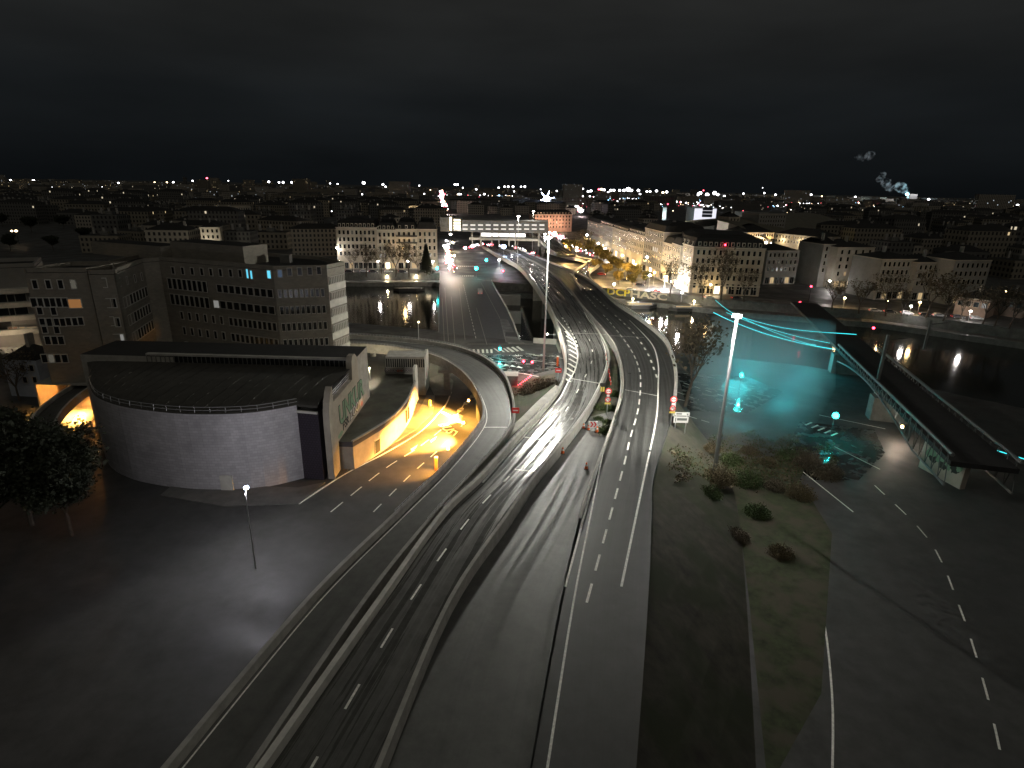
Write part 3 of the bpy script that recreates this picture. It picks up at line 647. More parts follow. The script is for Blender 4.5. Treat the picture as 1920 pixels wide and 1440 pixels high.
for px, py in ((196, 530), (204, 568), (214, 568), (210, 602), (221, 604)): win_px(w2, B2, B3, px, py, .8, 1.7, GLASS, SILL)
win_px(w2, B2, B3, 223, 634, 2.0, 1.6, mat('window_lit_grey', (.3, .3, .3)), SILL, label='pale lit window'); win_px(w2, B2, B3, 229, 662, 1.9, .5, emis('window_lit_cool', (.7, 1, .95), 1.2), SILL, label='cold white lit window')
w3, _, _ = building('office_block', 'dark angled wing with three stepped window strips, by the long block', 'office building', B3, B4, 10, TZ - .2, BRICKW, roof='flat', pts=[B3 + Vector((.2, 0, 0)), B4, c1 + Vector((-.1, .2, 0)), c1 + Vector((0, 14, 0)), B4 + Vector((-6, 14, 0)), B3 + Vector((-9, 12, 0))], cornice=False)
for px in (224, 237, 252, 265): win_px(w3, B3, B4, px, 529 - (px - 224) * .25, .7, 1.5, GLASS)
for z_, (u0, u1) in ((21.2, (.08, .95)), (17.4, (.12, .95)), (13.6, (.15, .95))): band(w3, B3, B4, z_, 2.3, 8, u0, u1)
mb = MB(); mb.box((-89, 121.6, 2.55), (16, .4, 5.1), CONC); mb.box((-97.2, 116.5, 2.55), (.4, 10.6, 5.1), CONC); mb.box((-80.8, 117.5, 2.55), (.4, 8.6, 5.1), CONC); mb.box((-89, 116.5, 5.0), (16.5, 10.6, .3), CONC); mb.build('recess_wall_light_stop', wg)  # side walls added to stop the orange light leaking out
# balcony block and small house, far left
A1, A2 = fl(P(-40, 505, 26)), fl(P(52, 503, 26)) + Vector((0, 2, 0))
bl, _, _ = building('apartment_block', 'apartment block with long pale balconies at the left edge of the view', 'apartment block', A1, A2, 12, 26, STONE3, roof='flat', cornice=False)
for i, py in enumerate((545, 571, 596, 622, 655)):
    z_ = onplane(20, py, A1, A2).z; mb = MB(); mb.wallstrip(A1, A2, z_ - .5, z_ + .6, 1.3, CONCL, .7); mb.build('balcony', bl)
for px, py, k in ((10, 560, GLASS), (32, 560, GLASS), (10, 585, GLASS), (36, 585, GLASS), (5, 612, GLASS)): win_px(bl, A1, A2, px, py, 3.2, 2.0, k)
for px, k, lw in ((25, WDIM, 1.5), (43, WLIT, .8), (61, WLIT, 1.6)): win_px(bl, A1, A2 , px, 619, lw, 1.5, WLIT if k == WLIT else emis('window_warm_low', (1, .55, .3), .3), label='lit window')
light(onplane(20, 630, A1, A2) + Vector((2, -4, 0)), 500, (1, .75, .5), bl)
hA, hB = P(22, 742, 0), P(84, 745, 0)
hs, _, _ = building('small_house', 'small pale two-storey house with dark pitched roof, below the far left wing', 'house', hA, hB, 7, 8.2, mat('pale_blue_render', (.34, .37, .42), .8, .4), roof='hip', cornice=False, chim=1, rh=2.6)
for px, py in ((43, 690), (60, 690), (48, 712), (66, 712)): win_px(hs, hA, hB, px, py, .9, 1.3, GLASS)
# short piece of the loop seen at far left
lp = cr_spline([P(240, 690, 4), P(205, 702, 4), P(166, 722, 4), P(130, 745, 4), P(105, 766, 4), P(85, 790, 4), P(60, 840, 4)], 5)
rr = empty('curved_ramp', P(130, 745, 0), 'curved concrete ramp with orange-lit kerb walls at far left, under the office wing', 'road ramp')
mb = MB(); ribbon_mesh(mb, offs(lp, -1.8), offs(lp, 1.8), ROADR, .8, CONC); mb.build('deck', rr)
parapet(offs(lp, -1.8), .8, .35, CONCL, -1, .8).build('parapet', rr); parapet(offs(lp, 1.8), .8, .35, CONCL, 1, .8).build('parapet', rr)
# ================================================================== rotunda hall with white tiled front
hf = [P(*p, 12.5) for p in ((168, 700), (166, 718), (178, 742), (210, 757), (250, 766), (325, 775), (400, 777), (480, 773), (556, 760))]
hf = cr_spline([fl(p) for p in hf], 3)
h1 = fl(P(556, 760, 12.5)); h2 = fl(P(565, 766, 12.5)); h3 = Vector((-29.6, 83.4, 0))
rgA, rgB = P(300, 653, 15.5), P(683, 663, 15.5); rgB.x = -28.2
hall = empty('rotunda_hall', (-48, 92, 0), 'large curved hall with white tiled front, dark barrel roof and graffiti on its side wall', 'hall')
back = [Vector((rgB.x, rgB.y + .0, 0)), Vector((rgA.x, rgA.y, 0)), Vector((-84, 104, 0))]
mb = MB()
for a, b in zip(hf, hf[1:]): mb.face([a, b, Vector((b.x, b.y, 12.5)), Vector((a.x, a.y, 12.5))], TILEW)
mb.build('curved_wall', hall)
# dark glazed corner bay
mb = MB(); bayR = Vector((-29.7, 82.6, 0)); mb.prism([(h1.x, h1.y), (bayR.x, bayR.y), (bayR.x, bayR.y + 5), (h1.x, h1.y + 5)], 0, 11.3, mat('dark_glass_block', (.05, .042, .055), .3, brick=(.4, .4, .04, .4)), ROOFD); mb.build('glazed_bay', hall)
mb = MB(); mb.wallstrip(h1, bayR, 11.35, 11.7, .3, CONCL, .05); mb.build('ledge', hall)
# roof: rises from the front edge to the ridge
mb = MB(); nb = 10
def rise(t): return math.sin(min(1, t) * math.pi / 2)
lim = hf + [Vector((bayR.x, bayR.y, 0))]; rows = []
for i, p in enumerate(lim):
    t = i / (len(lim) - 1); q = Vector((rgA.x - 14, rgA.y, 0)).lerp(Vector((rgB.x, rgB.y - 4, 0)), t)
    rows.append([Vector((p.x + (q.x - p.x) * (1 - math.cos(k / nb * 1.571)), p.y + (q.y - p.y) * (1 - math.cos(k / nb * 1.571)), 12.3 + 1.9 * math.sin(k / nb * 1.571))) for k in range(nb + 1)])
RSEAM = mat('seamed_metal_roof', (.055, .052, .045), .55, .5, .3)
for a, b in zip(rows, rows[1:]):
    for k in range(nb): mb.face([a[k], b[k], b[k + 1], a[k + 1]], RSEAM)
mb.build('roof', hall)
mb = MB()
for r_ in rows[::1]:
    for k in range(nb): mb.tube(r_[k] + Vector((0, 0, .02)), r_[k + 1] + Vector((0, 0, .02)), .035, .035, RSEAM, 4, False)
mb.build('roof_seams', hall)
# clerestory strip along the ridge
ca, cb = Vector((rgA.x, rgA.y - 4, 0)), Vector((rgB.x, rgB.y - 4, 0))
mb = MB(); mb.wallstrip(ca, cb, 13.2, 15.4, .3, GLASS); mb.wallstrip(ca, cb, 15.4, 15.75, .8, CONC); mb.wallstrip(ca, cb, 13.9, 14.1, .5, CONC, .1)
mb.build('clerestory', hall)
mb = MB()
for i in range(46): p = ca.lerp(cb, i / 45); mb.box((p.x, p.y - .2, 14.6), (.1, .16, 1.7), CONCD)
mb.build('mullions', hall)
mb = MB(); mb.prism([(ca.x - 12, ca.y), (cb.x, cb.y), (cb.x, cb.y + 10), (ca.x - 12, ca.y + 10)], 0, 15.2, CONC, ROOFD); mb.build('rear_hall', hall)
# side wall with stepped, rounded outline
sx = -28.6; y0, y1 = 83.0, cb.y + 2.6
prof = [(y0, 0), (y0, 9.5), (y0 + .1, 11.2), (y0 + .6, 12.8), (y0 + 1.5, 14.2), (y0 + 2.4, 14.9), (y0 + 2.4, 12.3), (y1 - 4.2, 12.3), (y1 - 3.8, 15.4), (y1 - 3.0, 16.3), (y1 - 1.6, 16.3), (y1 - .3, 15.4), (y1, 14), (y1, 0)]
mb = MB(); SIDEW = mat('plaster_side_wall', (.33, .30, .245), .85, .5, .18)
mb.face([(sx + .5, y, z) for y, z in prof], SIDEW); mb.face([(sx - .5, y, z) for y, z in reversed(prof)], SIDEW)
for (ya, za), (yb, zb) in zip(prof, prof[1:]): mb.face([(sx - .5, ya, za), (sx - .5, yb, zb), (sx + .5, yb, zb), (sx + .5, ya, za)], SIDEW)
mb.build('side_wall', hall)
mb = MB(); rail(mb, [Vector((sx, y0 + 2.6, 12.35)), Vector((sx, y1 - 4.4, 12.35))], 1.2, 3, STEEL, .05, 3); mb.build('railing', hall)
mb = MB(); rail(mb, [Vector((p.x, p.y + .3, 12.5)) for p in hf[3:]], 1.0, 2.2, STEEL, .04, 2); mb.build('railing', hall)
mb = MB(); mb.box((-46, 78.9, 1.2), (1.9, .3, 2.6), CONCL); mb.build('door', hall)
mb = MB(); mb.box((-43.2, 78.7, 1.2), (1.9, .3, 2.6), CONCL); mb.build('door', hall)
gg = mat('graffiti_green', (.17, .29, .19), .8); gd = mat('graffiti_black', (.03, .035, .03), .8); gw = mat('graffiti_white', (.5, .5, .48), .8); gp = mat('graffiti_pink', (.5, .22, .2), .8)
def side_text(body, y, z, size, M, sxx=1, off=.52, bold=.05):
    t = text(body, size, M, 'graffiti', hall, .02, bold); t.rotation_euler = (R(90), 0, R(90)); t.location = Vector((sx + off, y, z)) - wloc(hall); t.scale = (sxx, 1, 1); return t
side_text('UNKUR', 95.5, 8.7, 4.6, gd, .98, .512, .22); side_text('UNKUR', 95.5, 8.7, 4.6, gg, .98, .54, .12)
side_text('FSR', 91.0, 6.4, 2.0, gd, 1.2, .535); side_text('ZOO', 96.5, 6.5, 2.3, gd, 1.1, .537, .14); side_text('ZOO', 96.5, 6.5, 2.3, gw, 1.1, .56, .03)
def blob(yc, zc, ry, rz, M, off, seed):
    rgb = random.Random(seed); mbb = MB(); mbb.face([(sx + off, yc + ry * math.cos(k * .45) * rgb.uniform(.6, 1.15), zc + rz * math.sin(k * .45) * rgb.uniform(.6, 1.15)) for k in range(14)], M); mbb.build('graffiti', hall)
blob(101.2, 6.6, 1.3, 1.1, gw, .515, 1); blob(101.6, 5.9, .8, .6, gp, .525, 2); blob(87.9, 5.7, 1.6, .5, gg, .515, 3); blob(100.4, 7.8, .9, .7, gd, .535, 4)
# ---------------- low annex along the orange-lit street
AZ = 5.0
an_out = cr_spline([fl(P(*p, AZ)) for p in ((636, 829), (661, 829), (700, 806), (740, 779), (766, 748), (778, 718), (783, 700))][1:], 4)
an = empty('low_annex', (-23, 102, 0), 'low annex with dark roof edge and long curved wall glowing in orange street light', 'annex')
pl = [Vector((-28.1, an_out[0].y + .1, 0))] + an_out + [Vector((-28.1, an_out[-1].y, 0))]
mb = MB(); mb.prism([(p.x, p.y) for p in pl], 0, AZ - .9, SIDEW, SIDEW); mb.build('wall', an)
mb = MB(); mb.prism([(p.x, p.y) for p in pl], AZ - .9, AZ, mat('dark_fascia', (.05, .055, .07), .4), mat('bitumen_roof', (.06, .058, .045), .75, .4, .4, wet=(.4, .8, .25))); mb.build('roof', an)
mb = MB()
for a, b in zip(an_out, an_out[1:]): mb.wallstrip(a, b, AZ, AZ + .22, .4, CONC, -.1)
mb.build('roof_kerb', an)
for t, w_ in ((.30, 1.6),):
    p, q = an_out[4], an_out[5]; win_px(an, p, q, *pix((p.lerp(q, .5).x, p.lerp(q, .5).y, 1.6)), 1.5, 2.4, DARK, CONC, label='dark doorway')
# silhouettes (two dark shutters) and an orange-lit notice
p, q = an_out[11], an_out[12]
for tt in (.0, .75): c = p.lerp(q, tt); win_px(an, p, q, *pix((c.x, c.y, 2.3)), .5, 2.2, DARK, DARK)
# raised rear part: clerestory with bars and a mural below
ra_, rb_ = fl(P(684, 700, AZ)), fl(P(778, 702, AZ)); ra_.x = -28
mb = MB(); mb.prism([(p.x, p.y) for p in quad(ra_, rb_ + Vector((2.2, .3, 0)), 5)], 0, 9.0, CONC, CONC); an2 = mb.build('rear_wing', an)
mb = MB(); mb.wallstrip(ra_, rb_ + Vector((2.2, .3, 0)), 6.6, 8.5, .1, DARK, .03); mb.build('window_band', an)
mb = MB()
for i in range(19): p = ra_.lerp(rb_ + Vector((2.2, .3, 0)), i / 18); mb.box((p.x, p.y - .15, 7.55), (.12, .14, 1.95), CONC)
mb.build('bars', an)
# the bright rounded fin walls
for px, py, z_ in ((779, 712, 8.3), (800, 690, 9.4)):
    b = fl(P(px, py, AZ)); mb = MB(); n_ = 8
    prof2 = [(-1.6, 0)] + [(-1.6 + 1.6 * (1 - math.cos(math.pi * k / n_)) , z_ - .8 + .8 * math.sin(math.pi * k / n_)) for k in range(n_ + 1)] + [(1.6, 0)]
    mb.face([(b.x + .25, b.y + y, z) for y, z in prof2], CONCL); mb.face([(b.x - .25, b.y + y, z) for y, z in prof2], CONCL)
    for (ya, za), (yb, zb) in zip(prof2, prof2[1:]): mb.face([(b.x - .25, b.y + ya, za), (b.x - .25, b.y + yb, zb), (b.x + .25, b.y + yb, zb), (b.x + .25, b.y + ya, za)], CONCL)
    mb.build('fin_wall', an)
# mural of swirls on the rear wing
mb = MB(); u_ = (rb_ - ra_); L_ = u_.length; rg = random.Random(3)
mm_ = [mat('mural_pale', (.42, .38, .36), .8), mat('mural_dark', (.05, .045, .05), .8), mat('mural_red', (.45, .16, .1), .8)]
c0 = ra_
for k in range(8):
    cxx, cz = L_ * (.06 + .115 * k), 5.85 + rg.uniform(-.08, .12); rad = rg.uniform(.42, .6)
    for j, (f, M_) in enumerate(((1, mm_[1]), (.85, mm_[0]), (.6, mm_[1]), (.45, mm_[2] if k in (3, 4) else mm_[0]), (.2, mm_[1]))):
        pp = []
        for a in range(14):
            t = 2 * math.pi * a / 14; q = c0 + u_.normalized() * (cxx + (rad * 1.3 * f) * math.cos(t) + j * .05); pp.append((q.x, q.y - .06 - .015 * j, cz + rad * f * math.sin(t)))
        mb.face(pp, M_)
mb.build('mural', an, label='painted mural of pale swirls with two red eyes')
# ================================================================== lamps and lights
def post(name, base, h, label, cat, M_em, watts, col, r_head=.35, thick=.12, group=None, arm=0, ang=0, spot=None, lr=.3):
    base = Vector(base); root = empty(name, base, label, cat, group)
    mb = MB(); mb.tube(base, base + Vector((0, 0, h)), thick, thick * .55, STEEL, 8)
    if arm: mb.tube(base + Vector((0, 0, h)), base + Vector((arm * math.cos(ang), arm * math.sin(ang), h + .3)), .06, .06, STEEL, 6)
    mb.build('pole', root)
    hp = base + Vector((arm * math.cos(ang), arm * math.sin(ang), h + .3)); mb = MB(); mb.sphere(hp, r_head, M_em, 10, 6, .7); mb.build('lamp_head', root)
    if watts: light(hp + Vector((0, 0, -r_head - .1)), watts, col, root, lr)
    return root
def mast(px, py, top_py, label, watts, col, thick=.28, z0=0, aims=None):
    b = P(px, py, z0); zt = PY(px, top_py, b.y).z; root = empty('high_mast_lamp', b, label, 'lamp mast'); rr0 = .6
    mb = MB(); mb.tube(b, (b.x, b.y, zt), thick, thick * .6, STEEL, 12); mb.build('pole', root)
    mb = MB()
    for k in range(8): a = k * math.pi / 4; mb.tube((b.x + rr0 * math.cos(a), b.y + rr0 * math.sin(a), zt - .2), (b.x + rr0 * math.cos(a + .785), b.y + rr0 * math.sin(a + .785), zt - .2), .06, .06, STEEL, 5)
    mb.build('lamp_ring', root)
    for k in range(4):
        a = k * math.pi / 2 + .4; mb = MB(); mb.box((b.x + rr0 * math.cos(a), b.y + rr0 * math.sin(a), zt - .45), (.34, .3, .3), E_W, a); mb.build('floodlight', root)
    light((b.x + .1, b.y - 1.2, zt - 1.3), watts, col, root, 1.0)
    return root, Vector((b.x, b.y, zt))
mA, tA = mast(1019, 692, 442, 'tall steel lamp mast standing between bridge junction and bright carriageway, glaring white', 48000, (1, .97, .86))
light(tA + Vector((0, -1.0, -.9)), 90000, (1, .97, .86), mA, 1.0, 'floodlight_beam', spot=62, aim=P(1010, 850, 7))
light(tA + Vector((0.6, -1.0, -.9)), 45000, (1, .97, .86), mA, 1.0, 'floodlight_beam', spot=70, aim=P(1040, 640, 7))
mB_, tB = mast(970, 503, 404, 'thin lamp mast in front of the two-storey station deck, left of its twin', 8000, (1, .97, .9), .22)
mC, tC = mast(998, 468, 395, 'thin lamp mast in front of the station deck, right of its twin', 8000, (1, .95, .85), .22)
mD, tD = mast(1336, 905, 586, 'nearest lamp mast on the right bank, its top glaring white beside the cyan lines', 4500, (1, .96, .84), .34)
light(tD + Vector((-.8, .3, -1.0)), 42000, (1, .96, .84), mD, .6, 'floodlight_beam', spot=105, aim=P(1185, 770, 7))
light((tD.x - 1.5, tD.y - 1.6, tD.z - 3.5), 7000, (1, 1, 1), mD, .3)
# added lamp on the forecourt, put there to light the hall wall
post('street_lamp', (-31, 60, 0), 10, 'added street lamp lighting the white tiled hall', 'street lamp', E_COOL, 4200, (.95, .92, 1), .3, arm=1.5, ang=1.9, lr=1.4)
# sodium lamps on the ramp wall
for (x_, y_, z_), wts, lb in (((-8.6, 108.5, 4.4), 150000, 'farthest'), ((-8.6, 97, 4.4), 110000, 'middle'), ((-10.2, 86, 4.4), 9000, 'nearest')):
    o = empty('wall_lamp', (x_, y_, z_), 'orange wall lamp under the loop ramp, the %s of three' % lb, 'wall lamp'); mb = MB(); mb.box((x_, y_, z_), (.35, .5, .25), E_SODIUM); mb.box((x_ + .3, y_, z_), (.4, .2, .2), DARK); mb.build('lamp_head', o); light((x_ - .3, y_, z_ - .3), wts * 2.1, (1, .44, .075), o, .35, spot=84, aim=(x_ - 10.3, y_ + 2, z_ - 7)); light((x_ - .5, y_, z_ - .2), wts * .09, (1, .44, .07), o, .35, spot=150, aim=(x_ - 1.5, y_, z_ - 5))
o = empty('wall_lamp', P(152, 748, 3.0), 'orange lamp under the curved ramp at far left', 'wall lamp'); p = P(152, 748, 3.0); mb = MB(); mb.box(p, (.5, .5, .3), E_SODIUM); mb.build('lamp_head', o); light(p + Vector((0, -1.2, -.6)), 52000, (1, .5, .1), o, .3, spot=150, aim=p + Vector((-2, -3, -6))); light(Vector((-89, 115.5, 2.6)), 9000, (1, .36, .08), o, .3)
post('street_lamp', (c4.x + 4, c4.y + 1, 0), 3, 'low warm lamp at the foot of the office end face', 'street lamp', E_WARM, 2600, (1, .85, .55), .2)
# traffic signals
def signal(px, py, h, col, label, watts=300, z0=0, emm=None, rad=.28):
    b = P(px, py, z0); root = empty('traffic_light', b, label, 'traffic light'); mb = MB(); mb.tube(b, b + Vector((0, 0, h)), .07, .06, DARK, 6); mb.build('pole', root)
    mb = MB(); mb.box(b + Vector((0, 0, h)), (.4, .35, 1.1), DARK); mb.build('signal_head', root); em = emm or (E_CY if col == 'g' else E_RED)
    dz = -.32 if col == 'g' else .32; mb = MB(); mb.sphere(b + Vector((0, -.28, h + dz)), rad, em, 8, 5); mb.build('lens', root)
    if watts: light(b + Vector((0, -.8, h + dz)), watts, (.03, .9, .85) if col == 'g' else (1, .04, .06), root, .2)
    return root
signal(893, 520, 5, 'g', 'green traffic light at the far end of the bridge, in mid carriageway', 7000, rad=.9)
signal(912, 503, 5, 'g', 'green traffic light beyond the far bridge end, nearest the blue glare', 2500, rad=.7)
signal(820, 513, 3.2, 'g', 'green traffic light at the left corner of the far bridge end', 3500, rad=.7)
signal(937, 668, 2.6, 'g', 'green traffic light on the near junction beside the zebra crossing', 900, rad=.34)
signal(981, 702, 3.2, 'r', 'red traffic light left of its twin, beside the dark shrub', 600, rad=.32)
signal(997, 705, 3.4, 'r', 'red traffic light right of its twin, beside the dark shrub', 250, rad=.3)
signal(943, 520, 3, 'r', 'red traffic light at the right-hand edge of the far bridge end', 500, rad=.5)
signal(1386, 730, 4, 'g', 'green traffic light on the near right quay road, beside the mast', 2500, rad=.42)
signal(1556, 822, 5.2, 'g', 'large glaring green traffic light above the wet road near the truss bridge', 3500, rad=.6)
# ================================================================== teal lens-flare lines built as glowing tubes, right
E_FLARE = emis('teal_flare_line', (.05, .75, .8), 1.6)
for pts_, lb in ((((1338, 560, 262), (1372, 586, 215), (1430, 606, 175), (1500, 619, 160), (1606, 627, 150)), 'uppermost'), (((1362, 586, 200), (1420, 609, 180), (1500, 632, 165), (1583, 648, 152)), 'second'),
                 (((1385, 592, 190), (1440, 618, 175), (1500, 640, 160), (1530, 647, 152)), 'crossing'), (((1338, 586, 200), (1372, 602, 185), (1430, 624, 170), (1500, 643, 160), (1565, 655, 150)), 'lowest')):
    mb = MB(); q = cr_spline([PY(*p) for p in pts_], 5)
    for a, b in zip(q, q[1:]): mb.tube(a, b, (.09 if lb != 'lowest' else .15), (.09 if lb != 'lowest' else .15), E_FLARE, 5, False)
    mb.build('flare_line', label='%s of the four thin cyan lens-flare lines right of the near mast' % lb, cat='flare streak')
p1, p2 = PY(1838, 835, 88), PY(1925, 862, 82); mb = MB(); mb.tube(p1, p2, .09, .09, E_FLARE, 5); mb.build('flare_line', label='short cyan lens-flare line at the lower right edge', cat='flare streak')
# ================================================================== truss bridge, right
T0, T1 = P(1573, 646, 7.5), P(1722, 790, 7.5); dT = (T1 - T0).normalized()
Tn = Vector((dT.y, -dT.x, 0))  # viewer side
far = T0 - dT * 70; near = T1 + dT * 14
tb = empty('truss_bridge', (T0.x, T0.y, -6), 'dark iron railway bridge with triangular lattice side, crossing the river at right', 'bridge')
mb = MB(); mb.prism([((far - Tn * 9).x, (far - Tn * 9).y), (far.x, far.y), (near.x, near.y), ((near - Tn * 9).x, (near - Tn * 9).y)], 5.6, 6.4, ROOFD, ROOFD, True); mb.build('deck', tb)
GREYM = mat('grey_bridge_iron', (.10, .105, .1), .6)
for off in (0, -9):
    mb = MB(); a, b = T0 - dT * 0 - Tn * -off * -1 if 0 else T0 + Tn * off, near + Tn * off
    ln = (b - a).length; n_ = 26; pr = None
    mb.tube(a, b, .3, .3, GREYM, 6); mb.build('top_chord', tb)
    mb = MB(); lowp = []
    for k in range(n_ + 1):
        t = k / n_; q = a + dT * (ln * t); dep = 5.2 * (1 - .62 * math.sin(math.pi * min(1, t * 1.15 + .08))) ; lowp.append(q + Vector((0, 0, -dep)))
    for k in range(n_): mb.tube(lowp[k], lowp[k + 1], .2, .2, GREYM, 6)
    mb.build('bottom_chord', tb); mb = MB()
    for k in range(n_): mb.tube(lowp[k], a + dT * (ln * (k + .5) / n_), .09, .09, GREYM, 4); mb.tube(a + dT * (ln * (k + .5) / n_), lowp[k + 1], .09, .09, GREYM, 4)
    mb.build('lattice', tb)
for t, nm in ((0, 1), (.62, 2)):
    c = T0.lerp(T1, t) - Tn * 4.5; mb = MB(); mb.box((c.x, c.y, -.5), (3.2, 11, 11), CONCD, math.atan2(dT.y, dT.x)); mb.build('pier', tb)
c = P(1680, 790, 0); mb = MB(); mb.prism([tuple(P(*q)[:2]) for q in ((1637, 742), (1645, 764), (1700, 775), (1722, 772), (1700, 742), (1660, 735))], 0, 1.5, STONE3, mat('pale_ground_slab', (.3, .27, .23), .7, .6, .3)); mb.build('abutment', label='pale stone abutment under the near end of the truss bridge', cat='abutment')
lamp_b = P(1692, 800, 3.2); o = empty('wall_lamp', lamp_b, 'warm white lamp under the near end of the truss bridge', 'wall lamp'); mb = MB(); mb.sphere(lamp_b, .3, E_WARM, 8, 5); mb.build('lamp_head', o); light(lamp_b + Vector((-.6, -.8, -.4)), 1500, (1, .8, .62), o, .2)
for (px, py, tp) in ((1646, 712, 628), (1732, 655, 600)):
    b = P(px, py, 6.4) if px < 1700 else P(px, py, 5); zt = PY(px + 14 if px < 1700 else px, tp, b.y).z; root = empty('rail_mast', b, 'dark overhead-line mast on the truss bridge, the %s of two' % ('nearer' if px < 1700 else 'farther'), 'rail mast'); mb = MB()
    mb.box((b.x, b.y, (b.z + zt) / 2), (.55, .45, zt - b.z), CONCD); mb.build('pole', root); mb = MB(); mb.tube((b.x, b.y, zt - 1.2), (b.x + 6, b.y + 2, zt - 1), .1, .1, DARK, 5); mb.build('cross_arm', root)
for px, py, lb in ((1521, 537, 'upper right'), (1500, 567, 'left'), (1607, 637, 'lower'), (1638, 615, 'rightmost')):
    q = PY(px, py, 240 if py < 600 else 175); b = Vector((q.x, q.y, -6 if py > 600 else 0)); root = empty('signal_mast', b, 'slim mast with a small red rail signal, the %s of four' % lb, 'rail signal'); mb = MB(); mb.tube(b, q, .12, .1, DARK, 5); mb.build('pole', root); mb = MB(); mb.sphere(q, .38, E_RED, 8, 5); mb.build('lens', root)
# graffiti wall, bottom right
ga, gb = P(1728, 868, 0), P(1785, 960, 0); ga3, gb3 = P(1722, 880, 0), P(1792, 905, 0)
ga, gb = PY(1728, 868, 92), PY(1800, 930, 84); ga.z = gb.z = 0
gw_ = empty('embankment_wall', ga, 'pale wall with green and dark graffiti below the truss bridge, lower right', 'wall'); mb = MB(); mb.wallstrip(ga, gb, 0, 5.2, 1.0, STONE2); mb.wallstrip(ga, gb, 5.2, 5.45, 1.3, CONC); mb.build('wall', gw_)
d_ = (gb - ga); nn = Vector((d_.y, -d_.x, 0)).normalized()
for k, (tt, zz, rx_, rz_, M_) in enumerate(((.22, 3.6, 1.0, 1.1, gg), (.3, 2.6, 1.1, .7, gd), (.45, 3.2, .9, 1.2, gg), (.55, 2.4, 1.0, .8, gd), (.66, 3.3, .8, 1.2, gg), (.8, 2.7, 1.0, .9, gd), (.88, 3.5, .6, 1.0, gg))):
    q = ga.lerp(gb, tt) + nn * (.53 + .01 * k); u_g = d_.normalized(); rgb = random.Random(k); mb = MB(); mb.face([q + u_g * (rx_ * math.cos(a_ * .45) * rgb.uniform(.55, 1.2)) + Vector((0, 0, zz + rz_ * math.sin(a_ * .45) * rgb.uniform(.55, 1.2))) for a_ in range(14)], M_); mb.build('graffiti', gw_)
# ================================================================== signs, cones, panels
def disc(mb, c, r, M, y, n=18, rx=1):
    mb.face([(c[0] + r * rx * math.cos(2 * math.pi * k / n), c[1] + y, c[2] + r * math.sin(2 * math.pi * k / n)) for k in range(n)], M)
def sign_cluster(px, py, z0, label):
    b = P(px, py, z0); root = empty('road_sign', b, label, 'road sign'); mb = MB(); mb.tube(b, b + Vector((0, 0, 5.6)), .07, .07, STEEL, 6); mb.build('pole', root)
    for zc, r in ((5.0, .6), (3.4, .52)):
        mb = MB(); c = b + Vector((0, -.1, zc)); mb.tube(c + Vector((0, .04, 0)), c + Vector((0, -.02, 0)), r, r, REDP, 18); disc(mb, c, r * .68, WHITEP, -.035); q = mb.build('round_plate', root)
        if zc == 5.0: mb = MB(); mb.box((c.x - .2, c.y - .05, c.z), (.3, .02, .12), REDP); mb.box((c.x + .2, c.y - .05, c.z), (.3, .02, .12), DARK); mb.build('symbol', q)
        else: t = text('70', .62, DARK, 'symbol', q, .01, .01); t.rotation_euler = (R(90), 0, 0); t.location = (c + Vector((0, -.06, 0))) - wloc(q)
    mb = MB(); mb.box(b + Vector((0, -.1, 4.18)), (.5, .05, .32), WHITEP); mb.build('small_plate', root)
    mb = MB(); mb.box(b + Vector((0, -.1, 2.68)), (1.0, .05, .3), YELP); mb.build('yellow_plate', root)
    return root
sign_cluster(1137, 782, 5.8, 'two red-rimmed round signs on one pole in the grass median')
sign_cluster(1257, 800, 6.6, 'two red-rimmed round signs on one pole beside the direction boards')
b = P(1274, 812, 5.2); root = empty('direction_sign', b, 'two white direction boards on posts at the right edge of the dark carriageway', 'direction sign')
mb = MB(); mb.tube(b + Vector((-.9, 0, 0)), b + Vector((-.9, 0, 3.9)), .08, .08, STEEL, 6); mb.tube(b + Vector((.9, 0, 0)), b + Vector((.9, 0, 3.9)), .08, .08, STEEL, 6); mb.build('post', root)
mb = MB(); mb.box(b + Vector((.05, -.1, 3.6)), (2.5, .06, .62), WHITEP); q1 = mb.build('board', root); mb = MB(); mb.box(b + Vector((-.05, -.1, 2.55)), (2.5, .06, 1.15), WHITEP); q2 = mb.build('board', root)
mb = MB(); mb.box(b + Vector((-.5, -.15, 3.62)), (.95, .02, .22), mat('sign_grey', (.16, .17, .16), .6)); mb.build('dark_line', q1)
mb = MB(); mb.box(b + Vector((.1, -.15, 2.62)), (1.7, .02, .42), mat('sign_grey', (.16, .17, .16), .6)); mb.box(b + Vector((-.98, -.15, 2.55)), (.14, .02, .7), mat('sign_grey', (.16, .17, .16), .6)); mb.build('dark_line', q2)
mb = MB(); mb.box(b + Vector((.95, -.15, 3.62)), (.35, .02, .1), DARK); mb.box(b + Vector((.95, -.15, 3.55)), (.1, .02, .3), DARK); mb.build('arrow', q1)
def noentry(px, py, z0, label):
    b = P(px, py, z0); root = empty('no_entry_sign', b, label, 'road sign'); mb = MB(); mb.tube(b, b + Vector((0, 0, 2.2)), .06, .06, STEEL, 6); mb.build('pole', root)
    mb = MB(); mb.box(b + Vector((0, -.1, 2.1)), (1.3, .05, 1.0), REDP); q = mb.build('plate', root); mb = MB(); mb.box(b + Vector((0, -.14, 2.1)), (.9, .02, .2), WHITEP); mb.build('white_bar', q)
noentry(966, 790, 6.0, 'red no-entry board on the outer edge of the loop ramp'); noentry(1046, 712, 6.6, 'red no-entry board at the foot of the hatched edge')
